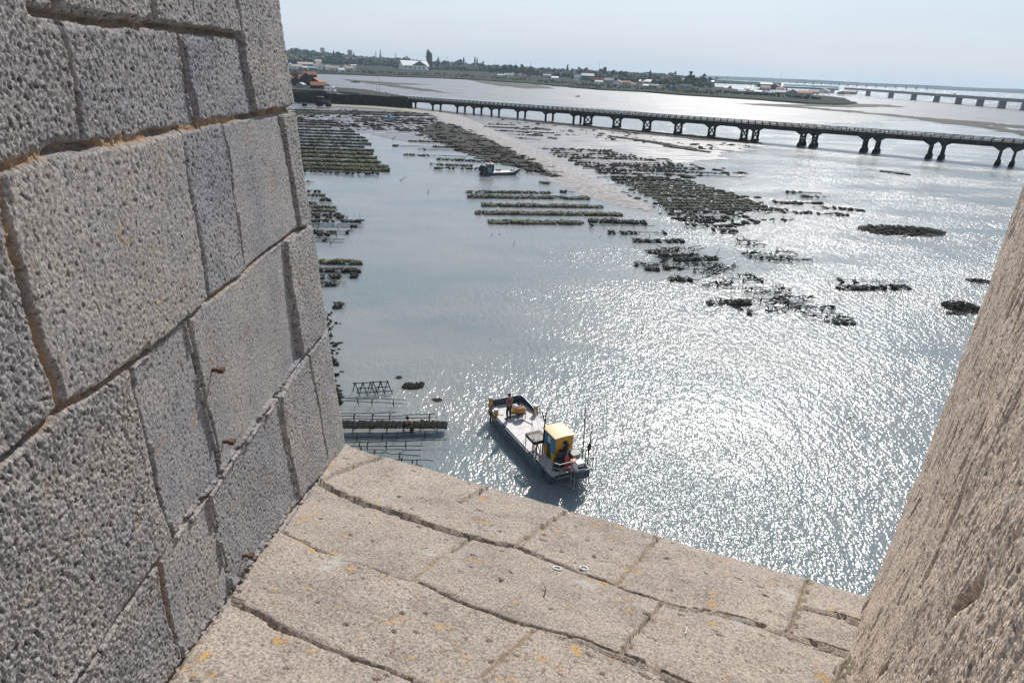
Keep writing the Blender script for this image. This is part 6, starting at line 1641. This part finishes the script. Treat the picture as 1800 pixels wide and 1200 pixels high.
for yy in (.25, 1.27, BWD - .25): mb.box((6.7, yy, .70), (1.4, .10, .17))
for yy in (.3, BWD - .3): mb.box((6.55, yy, .25), (.5, .3, .95))
mb.build('platform_beam', M_bul, BR)
mb = MB(); mb.add([(-1.2, .26, .80), (-1.1, BWD - .26, .80), (-.85, BWD - .16, .80), (0, BWD - .05, .80), (7.2, BWD - .08, .80), (7.2, .08, .80), (0, .05, .80), (-.85, .16, .80),
                   (-1.2, .26, .832), (-1.1, BWD - .26, .832), (-.85, BWD - .16, .832), (0, BWD - .05, .832), (7.2, BWD - .08, .832), (7.2, .08, .832), (0, .05, .832), (-.85, .16, .832)],
                  [tuple(range(8, 16)), tuple(reversed(range(8)))] + [(i, (i + 1) % 8, 8 + (i + 1) % 8, 8 + i) for i in range(8)])
mb.build('deck', M_deck, BR)
mb = MB()
for yy in (-.03, BWD + .03): mb.tube([(0, yy, .74), (6.2, yy, .74)], .05, 6)
mb.build('rubbing_strake', M_bul, BR)
mb = MB()   # bow bulwark with rounded corners
path = [(-.80, .13, .45), (-1.10, .20, .55), (-1.22, .38, .56), (-1.12, 2.16, .60), (-1.0, 2.36, .60), (-.65, 2.42, .58), (.2, 2.5, .44), (.75, 2.53, .26)]
for (xa, wa, ha), (xb, wb, hb) in zip(path[:-1], path[1:]):
    d = Vector((xb - xa, wb - wa, 0)).normalized(); n_ = Vector((d.y, -d.x, 0)) * .035
    a, b = Vector((xa, wa, .70)), Vector((xb, wb, .70))
    mb.add([a - n_, b - n_, b + n_, a + n_, a - n_ + Vector((0, 0, ha)), b - n_ + Vector((0, 0, hb)), b + n_ + Vector((0, 0, hb)), a + n_ + Vector((0, 0, ha))],
           [(0, 1, 5, 4), (1, 2, 6, 5), (2, 3, 7, 6), (3, 0, 4, 7), (4, 5, 6, 7)])
mb.build('bow_bulwark', M_bul, BR)
mb = MB(); mb.tube([(x, w_, .70 + h) for x, w_, h in path], .035, 6); mb.build('bulwark_rail', M_galv, BR)
for x, w_, h in ((-.95, .12, .95), (-.05, .10, .55), (.75, 2.5, .75)):
    mb = MB(); mb.box((x, w_, .55 + h / 2), (.24, .22, h + .2), None, .9); o = mb.build('fender_post', M_woodf, BR)
    mb = MB(); mb.box((x, w_, .67 + h), (.28, .26, .07)); mb.build('post_cap', M_galv, o)
mb = MB(); mb.tube([(-.55, -.05, .9), (-.5, -.05, -.6)], .06, 6); mb.build('spud_pole', M_blk, BR)
# cabin
cx0, cx1, cw0, cw1 = 5.02, 6.28, .70, 1.82
CH = 2.48
mb = MB()
mb.prism([(cx0, 0, .83), (cx1, 0, .83), (cx1, 0, CH), (cx0, 0, CH)], (0, cw0, 0), (0, cw1, 0)); mb.build('cabin', M_yel, BR)
cab = [o for o in BR.children if o.name.startswith('cabin')][0]
mb = MB()
for i in range(8):
    t0, t1 = i / 8, (i + 1) / 8
    def rp(t): return (cw0 - .07 + (cw1 - cw0 + .14) * t, CH + .02 + .045 * math.sin(math.pi * t))
    (w0, z0_), (w1, z1_) = rp(t0), rp(t1)
    mb.add([(cx0 - .1, w0, z0_), (cx1 + .09, w0, z0_), (cx1 + .09, w1, z1_), (cx0 - .1, w1, z1_), (cx0 - .1, w0, z0_ + .04), (cx1 + .09, w0, z0_ + .04), (cx1 + .09, w1, z1_ + .04), (cx0 - .1, w1, z1_ + .04)],
           [(4, 7, 6, 5), (0, 1, 2, 3), (0, 4, 5, 1), (1, 5, 6, 2), (2, 6, 7, 3), (3, 7, 4, 0)])
mb.build('roof', M_cream, BR)
mb = MB()
for w_ in (cw0 - .085, cw1 + .085): mb.box(((cx0 + cx1) / 2, w_, CH + .03), (cx1 - cx0 + .2, .035, .07))
mb.build('roof_trim', pm('ochre_trim', (.42, .20, .02), .5, .1, 3), BR)
mb = MB(); mb.box((cx0 + .20, cw0 - .012, 2.02), (.32, .03, .85)); mb.box((cx1 - .26, cw0 - .012, 1.95), (.50, .03, .98)); mb.build('side_panel', M_blue, BR)
mb = MB(); mb.box((cx0 + .60, cw0 - .006, 1.60), (.42, .03, 1.50)); d_ = mb.build('door', M_blk, BR)
mb = MB(); mb.box((cx0 + .60, cw0 - .024, 2.10), (.28, .02, .42)); mb.build('pane', pm('pale_pane', (.45, .48, .5), .15, .1, 3), d_)
mb = MB(); mb.box((cx1 + .012, 1.30, 2.05), (.03, .26, .36)); wn = mb.build('window', M_win, BR)
mb = MB(); mb.box((cx1 + .03, 1.30, 1.98), (.02, .24, .14)); mb.build('pane', pm('pale_blind', (.4, .4, .39), .3, .1, 3), wn)
# aft railing
def railing(path, z0, hs, name):
    mb = MB()
    for h in hs: mb.tube([(x, w_, z0 + h) for x, w_ in path], .022, 6)
    for (xa, wa), (xb, wb) in zip(path[:-1], path[1:]):
        n_ = max(1, int(math.hypot(xb - xa, wb - wa) / .65))
        for i in range(n_ + 1):
            t = i / n_; x, w_ = xa + (xb - xa) * t, wa + (wb - wa) * t
            mb.tube([(x, w_, z0), (x, w_, z0 + hs[-1])], .022, 6)
    return mb.build(name, M_galv, BR)
railing([(5.75, .02), (7.1, .10), (7.42, .35), (7.42, 1.1)], .70, (.05, .32, .62, .92), 'railing')
railing([(7.42, 1.98), (7.5, 2.42), (6.6, 2.52), (5.2, 2.52)], .70, (.05, .48, .92), 'railing')
mb = MB(); mb.tube([(7.42, 1.98, .75), (7.5, 2.42, 1.62)], .02, 5); mb.tube([(7.42, 1.98, 1.62), (7.5, 2.42, .75)], .02, 5); mb.tube([(6.6, 2.52, .75), (7.5, 2.42, 1.62)], .02, 5); mb.build('railing_brace', M_galv, BR)
# hoop round the outboard, guard basket below
mb = MB(); mb.tube([(7.0, 1.05, 1.65), (6.85, 1.15, 1.95), (6.85, 1.55, 2.02), (6.9, 1.95, 1.95), (7.1, 2.0, 1.62)], .03, 6); mb.build('hoop', M_galv, BR)
mb = MB()
for z in (.15, .75, 1.25): mb.tube([(7.3, 1.0, z), (7.85, 1.08, z), (7.98, 1.5, z), (7.9, 1.95, z), (7.35, 2.0, z)], .024, 6)
for x, w_ in ((7.85, 1.08), (7.98, 1.5), (7.9, 1.95), (7.6, 1.02), (7.6, 1.98)): mb.tube([(x, w_, .12), (x, w_, 1.25)], .022, 6)
mb.build('guard_basket', M_galv, BR)
mb = MB(); mb.add([(7.93, 1.1, .8), (8.0, 1.5, .8), (7.95, 1.93, .8), (7.95, 1.93, 1.22), (8.0, 1.5, 1.22), (7.93, 1.1, 1.22)], [(0, 1, 4, 5), (1, 2, 3, 4)]); mb.v += [(x - .03, y, z) for x, y, z in mb.v]; mb.f += [(11, 10, 7, 6), (10, 9, 8, 7)]; mb.build('guard_plate', M_bul, BR)
mb = MB(); mb.box((7.62, 1.45, 1.45), (.50, .52, .44), None, .8); ob = mb.build('outboard_motor', M_white, BR)
mb = MB(); mb.box((7.78, 1.45, 1.50), (.36, .46, .16), None, .95); mb.build('cowl_band', M_blk, ob)
mb = MB(); mb.box((7.7, 1.45, .75), (.22, .18, 1.0)); mb.lathe([(.05, -.2), (.13, -.05), (.05, .12)], (7.75, 1.45, .1), 10, Matrix.Rotation(math.pi / 2, 3, 'Y')); mb.build('motor_leg', M_galv, ob)
# poles and mast
mb = MB(); mb.tube([(5.05, .62, .83), (5.05, .66, 2.7), (5.0, .78, 3.75)], [.045, .04, .03], 7); mb.tube([(5.05, .65, 2.9), (4.9, .5, 3.55)], .03, 5); mb.tube([(5.02, .72, 3.3), (4.85, .65, 3.15)], .03, 5); mb.build('mast', M_blk, BR)
for q in ([(6.35, 2.5, .8), (6.3, 2.5, 2.4), (6.25, 2.45, 4.1)], [(7.1, 2.35, .8), (7.1, 2.38, 2.0), (7.1, 2.42, 3.5)]):
    mb = MB(); mb.tube(q, [.035, .035, .028], 6); mb.build('spud_pole', M_blk, BR)
mb = MB(); mb.blob((7.1, 2.36, 2.05), (.1, .1, .35), 4, 7, 6, .25); mb.build('rolled_flag', M_blk, BR)
# front side posts and steps
mb = MB()
for x, w_, h in ((4.95, .04, 1.1), (5.35, .04, 1.1), (5.0, .28, 1.0), (5.38, .3, .9)): mb.tube([(x, w_, .8), (x, w_, .8 + h)], .026, 6)
mb.tube([(4.95, .04, 1.9), (5.35, .04, 1.9), (5.75, .02, 1.62)], .026, 6); mb.tube([(4.95, .04, 1.45), (5.35, .04, 1.45)], .022, 6); mb.build('side_rail', M_blk, BR)
mb = MB(); mb.box((5.3, .06, .72), (.3, .16, .2)); mb.build('fender', M_woodf, BR)
# slatted sorting table
mb = MB(); tx0, tx1, tw0, tw1, tz = 3.95, 4.95, .12, 1.0, 1.72
for i in range(8):
    x = tx0 + (tx1 - tx0) * (i + .5) / 8; 
for i in range(7):
    w_ = tw0 + (tw1 - tw0) * (i + .5) / 7; mb.box(((tx0 + tx1) / 2, w_, tz), (tx1 - tx0, .065, .035))
st = mb.build('table_slat', pm('grey_slats', (.30, .27, .25), .8, .3, 6), BR)
mb = MB()
for w_ in (tw0 - .02, tw1 + .02): mb.box(((tx0 + tx1) / 2, w_, tz - .12), (tx1 - tx0 + .06, .04, .2))
for x in (tx0 - .02, tx1 + .02): mb.box((x, (tw0 + tw1) / 2, tz - .12), (.04, tw1 - tw0, .2))
mb.build('table_frame', M_blk, BR)
mb = MB()
for x, w_ in ((tx0, tw0), (tx1, tw0), (tx0, tw1), (tx1, tw1)): mb.tube([(x, w_, .83), (x, w_, tz - .1)], .03, 6)
mb.build('table_leg', M_galv, BR)
# guy lines of the bow post
mb = MB()
for q in (((.75, 2.4, 1.3), (4.0, .9, 1.75)), ((.75, 2.4, 1.3), (4.3, 1.0, 1.72)), ((3.9, .3, 1.6), (3.4, .25, .84)), ((4.3, .2, 1.6), (3.7, .12, .84))): mb.tube(q, .011, 4)
mb.build('guy_line', M_galv, BR)

# things standing on the barge
def onb(x, w_, z=.832): return BR.matrix_basis @ Vector((x, w_, z)) if 0 else Vector((bo.x + BA[0] * x + BW[0] * w_, bo.y + BA[1] * x + BW[1] * w_, z))
# local frame of the barge is left handed when seen from above only if w were flipped: check
person(onb(.70, .62), Zr + R(200), 'man in a plum shirt and black trousers standing near the bow of the barge', STAND)
p = onb(.42, 1.18); root = empty('jerrycan', p, .3); tag(root, 'yellow and white canister standing on a stool on the barge deck', 'canister')
mb = MB(); mb.lathe([(.17, .25), (.19, .28), (.19, .62), (.15, .70), (.07, .72), (.07, .76)], (0, 0, 0), 16); mb.build('body', pm('yellow_plastic', (.62, .36, .05), .45, .15, 4), root, True)
mb = MB(); mb.lathe([(.18, .60), (.20, .64), (.12, .74), (.075, .745)], (0, 0, .012), 16); mb.build('lid', M_white, root, True)
p = onb(.42, 1.18); mb = MB(); mb.box((0, 0, .22), (.42, .42, .05))
for x in (-.17, .17):
    for y in (-.17, .17): mb.box((x, y, .1), (.05, .05, .2))
o = mb.build('stool', M_blk); o.location = p; o.rotation_euler.z = .3; tag(o, 'low black stool under the yellow canister on the barge', 'stool')
p = onb(.30, 1.62); mb = MB(); mb.box((0, 0, .30), (.42, .36, .24), None, 1.08); mb.box((0, 0, .44), (.46, .4, .05)); mb.tube([(-.15, 0, .46), (-.1, 0, .56), (.1, 0, .56), (.15, 0, .46)], .02, 6)
for x in (-.15, .15):
    for y in (-.12, .12): mb.box((x, y, .1), (.05, .05, .2))
o = mb.build('toolbox', M_blk); o.location = p; o.rotation_euler.z = .8; tag(o, 'black box on legs right of the yellow canister on the barge', 'box')
p = onb(.88, 1.42); mb = MB(); mb.blob((0, 0, .55), (.30, .21, .20), 3, 12, 8, .12); mb.blob((-.22, .05, .50), (.16, .15, .14), 5, 10, 7, .15)
o = mb.build('oyster_sack', pm('orange_net_sack', (.46, .20, .075), .8, .45, 14, .5, 40), None, True); o.location = p; o.rotation_euler.z = .5; tag(o, 'bulging orange brown net sack on the barge deck trestle', 'sack')
mb = MB(); mb.box((0, 0, .34), (.55, .34, .05)); mb.tube([(-.2, 0, .34), (-.2, 0, 0)], .025, 6); mb.tube([(.2, .1, .34), (.2, .14, 0)], .025, 6); mb.tube([(.2, -.1, .34), (.2, -.14, 0)], .025, 6)
o = mb.build('trestle', M_blk); o.location = p; o.rotation_euler.z = .5; tag(o, 'small black trestle under the orange sack on the barge', 'trestle')
p = onb(-.55, 1.85); rnd = random.Random(12); mb = MB()
for k in range(4):
    cx, cw = rnd.gauss(0, .13), rnd.gauss(0, .2); rr_ = rnd.uniform(.12, .2)
    mb.tube([(cx + rr_ * math.cos(t * .42) * (1 + .15 * math.sin(t)), cw + rr_ * math.sin(t * .42), .03 + .015 * k + .03 * math.sin(t * .7)) for t in range(17)], .02, 5)
o = mb.build('rope_coil', M_blk); o.location = p; tag(o, 'tangled black hose coils lying behind the bow bulwark', 'hose')
p = onb(-.25, 1.5); mb = MB(); mb.blob((0, 0, .16), (.2, .17, .16), 8, 9, 7, .2); o = mb.build('cloth_bundle', pm('dark_red_cloth', (.07, .035, .035), .9, .3, 8)); o.location = p; tag(o, 'dark bundle on the deck just behind the standing man', 'bundle')
a, b = onb(1.15, 1.36, .85), onb(1.95, 1.66, .85); mb = MB(); mb.tube([a, b], [.018, .024], 6); tag(mb.build('boat_hook', M_stake), 'thin dark stick lying on the open barge deck', 'stick')
mb = MB(); mb.tube([onb(.35 + .45 * math.cos(t / 9 * 2.4 + 1.9), .62 + .38 * math.sin(t / 9 * 2.4 + 3.4), .845) for t in range(10)], .012, 5); tag(mb.build('rope', M_galv), 'thin rope curving over the deck beside the man', 'rope')
# stern clutter
def barrel(x, w_, r, h, mat, name, label, cat, prof=None):
    p = onb(x, w_); mb = MB(); mb.lathe(prof or [(r * .92, 0), (r, .04), (r * 1.03, h * .3), (r, h * .33), (r * 1.03, h * .66), (r, h * .7), (r, h - .04), (r * .9, h), (r * .3, h + .01)], (0, 0, 0), 18)
    o = mb.build(name, mat, None, True); o.location = p; tag(o, label, cat); return o
barrel(6.72, .62, .24, .62, M_blk, 'barrel', 'squat black drum behind the cabin by the side railing', 'drum')
barrel(6.55, .98, .2, .95, pm('navy_plastic', (.025, .035, .05), .5, .3, 6), 'barrel', 'tall dark blue drum against the yellow cabin back wall', 'drum')
barrel(6.98, 1.05, .13, .95, M_red, 'gas_cylinder', 'slim red gas cylinder beside the outboard motor', 'gas cylinder', [(.11, 0), (.13, .05), (.13, .78), (.10, .88), (.045, .92), (.05, 1.0), (.02, 1.01)])
p = onb(7.16, 1.42); mb = MB(); mb.box((0, 0, .34), (.30, .34, .62), None, .95); mb.tube([(-.02, -.1, .65), (-.02, -.08, .74), (-.02, .08, .74), (-.02, .1, .65)], .02, 6); mb.lathe([(.04, .65), (.04, .72), (.01, .73)], (.08, .1, 0), 8)
o = mb.build('fuel_can', M_org); o.location = p; o.rotation_euler.z = Zr; tag(o, 'orange fuel can standing under the white outboard cover', 'fuel can')
p = onb(6.45, 1.28); mb = MB(); mb.blob((0, 0, .62), (.22, .2, .42), 2, 9, 8, .22); mb.blob((.05, .1, 1.15), (.13, .12, .14), 3, 9, 7, .2)
o = mb.build('engine_pump', pm('dark_machine', (.022, .026, .03), .5, .4, 9, .4, 30)); o.location = p; tag(o, 'lumpy dark engine pump against the yellow cabin back wall', 'pump')
p = onb(6.62, 1.75); mb = MB(); mb.box((0, 0, .35), (.5, .44, .7)); mb.box((.0, 0, .72), (.54, .48, .06)); o = mb.build('locker', pm('grey_locker', (.28, .29, .29), .6, .2, 3)); o.location = p; o.rotation_euler.z = Zr; tag(o, 'grey locker inside the hoop at the barge stern', 'locker')

# wading man at the loaded rack
pw = at(723.5, 757, 0); WZ = math.atan2((A_ - B_).y, (A_ - B_).x)
person(Vector((pw.x, pw.y, -.72)), WZ + R(-25), 'bare chested man wading behind the rack and reaching over its mesh bags', WADE, True)

# ------------------------------------------------------------------ second barge in mid water
a, b = at(850, 309, 0), at(915, 307.5, 0); L = (b - a).length; ax = (b - a) / L
root = empty('barge', a, math.atan2(ax.y, ax.x)); tag(root, 'small flat barge with a blue grey wheelhouse at its stern near the gravel spit', 'barge')
mb = MB(); mb.prism([(0, 0, -.4), (L * .82, 0, -.4), (L, 0, 1.15), (L * .98, 0, 1.25), (L * .8, 0, .55), (0, 0, .48)], (0, 0, 0), (0, 2.6, 0)); mb.build('hull', M_bdark, root)
mb = MB(); mb.prism([(L * .25, 0, .50), (L * .8, 0, .57), (L * .985, 0, 1.27), (L * .97, 0, 1.31), (L * .8, 0, .62), (L * .25, 0, .55)], (0, .06, 0), (0, 2.54, 0)); mb.build('deck', M_deck, root)
M_cab2 = pm('blue_grey_cabin', (.16, .25, .31), .5, .2, 1.5)
mb = MB(); mb.box((L * .22, 1.3, 1.35), (1.4, 1.4, 1.8)); mb.build('cabin', M_cab2, root)
mb = MB(); mb.box((L * .22, 1.3, 2.30), (1.6, 1.6, .10)); mb.build('roof', M_white, root)
mb = MB(); mb.box((L * .22 + .45, .59, 1.4), (.4, .05, 1.1)); mb.build('door', M_blk, root)
mb = MB(); mb.box((L * .22 - .25, .59, 1.75), (.6, .05, .45)); mb.build('window', M_win, root)
q = Matrix.Rotation(math.pi / 2, 3, 'X'); mb = MB(); mb.lathe([(.2, -.5), (.72, -.55), (.72, -.42), (.35, -.4), (.35, .4), (.72, .42), (.72, .55), (.2, .5)], (L * .22 - 1.6, 1.2, 1.2), 18, q); mb.build('winch_drum', M_blk, root)
mb = MB(); mb.tube([(.25, .2, .6), (.3, .2, 2.0), (.9, .2, 2.55), (1.4, .2, 2.5)], .05, 6); mb.tube([(.25, 2.3, .6), (.3, 2.3, 2.0), (.9, 2.3, 2.55), (1.4, 2.3, 2.5)], .05, 6); mb.build('hoop', M_galv, root)
mb = MB(); mb.box((.05, 1.3, .4), (.5, .5, 1.3), None, .8); mb.build('outboard_motor', M_blk, root)
mb = MB(); mb.blob((L * .22 + .1, 1.3, 2.5), (.28, .22, .2), 3, 8, 6, .2); mb.build('buoy', M_org, root)
mb = MB(); mb.tube([(L * .8, .1, .7), (L * .8, .1, 1.6)], .05, 6); mb.tube([(L * .84, .1, .8), (L * .84, .1, 1.6)], .05, 6); mb.build('bollard', M_blk, root)
for x, s in ((.35, 1), (.42, 2), (.75, 3), (.92, 4)):
    mb = MB(); mb.blob((0, 0, .15), (.3, .25, .2), s, 7, 5, .25); o = mb.build('buoy' if s > 2 else 'rope_heap', M_blk if s > 1 else M_tred); o.location = a + ax * L * x + Vector((0, 1.2, .78 + (.35 if s == 4 else 0)))
    tag(o, 'dark gear heap on the small barge deck, %s from its cabin' % ORD[s], 'gear heap', 'gear on the small barge')

# ------------------------------------------------------------------ haze
HAZE = 0.00008
mb = MB(); mb.box((0, 3200, 38.5), (16000, 8400, 81))
m_ = bpy.data.materials.new('haze'); m_.use_nodes = True; nt_ = m_.node_tree
for n_ in list(nt_.nodes):
    if n_.type != 'OUTPUT_MATERIAL': nt_.nodes.remove(n_)
pv = nt_.nodes.new('ShaderNodeVolumePrincipled'); pv.inputs['Color'].default_value = (.66, .86, 1.0, 1); pv.inputs['Density'].default_value = HAZE; pv.inputs['Anisotropy'].default_value = 0.1
nt_.links.new(pv.outputs[0], [n_ for n_ in nt_.nodes if n_.type == 'OUTPUT_MATERIAL'][0].inputs['Volume'])
tag(mb.build('haze', m_), 'thin bluish sea haze softening the far shore', 'haze', kind='stuff')
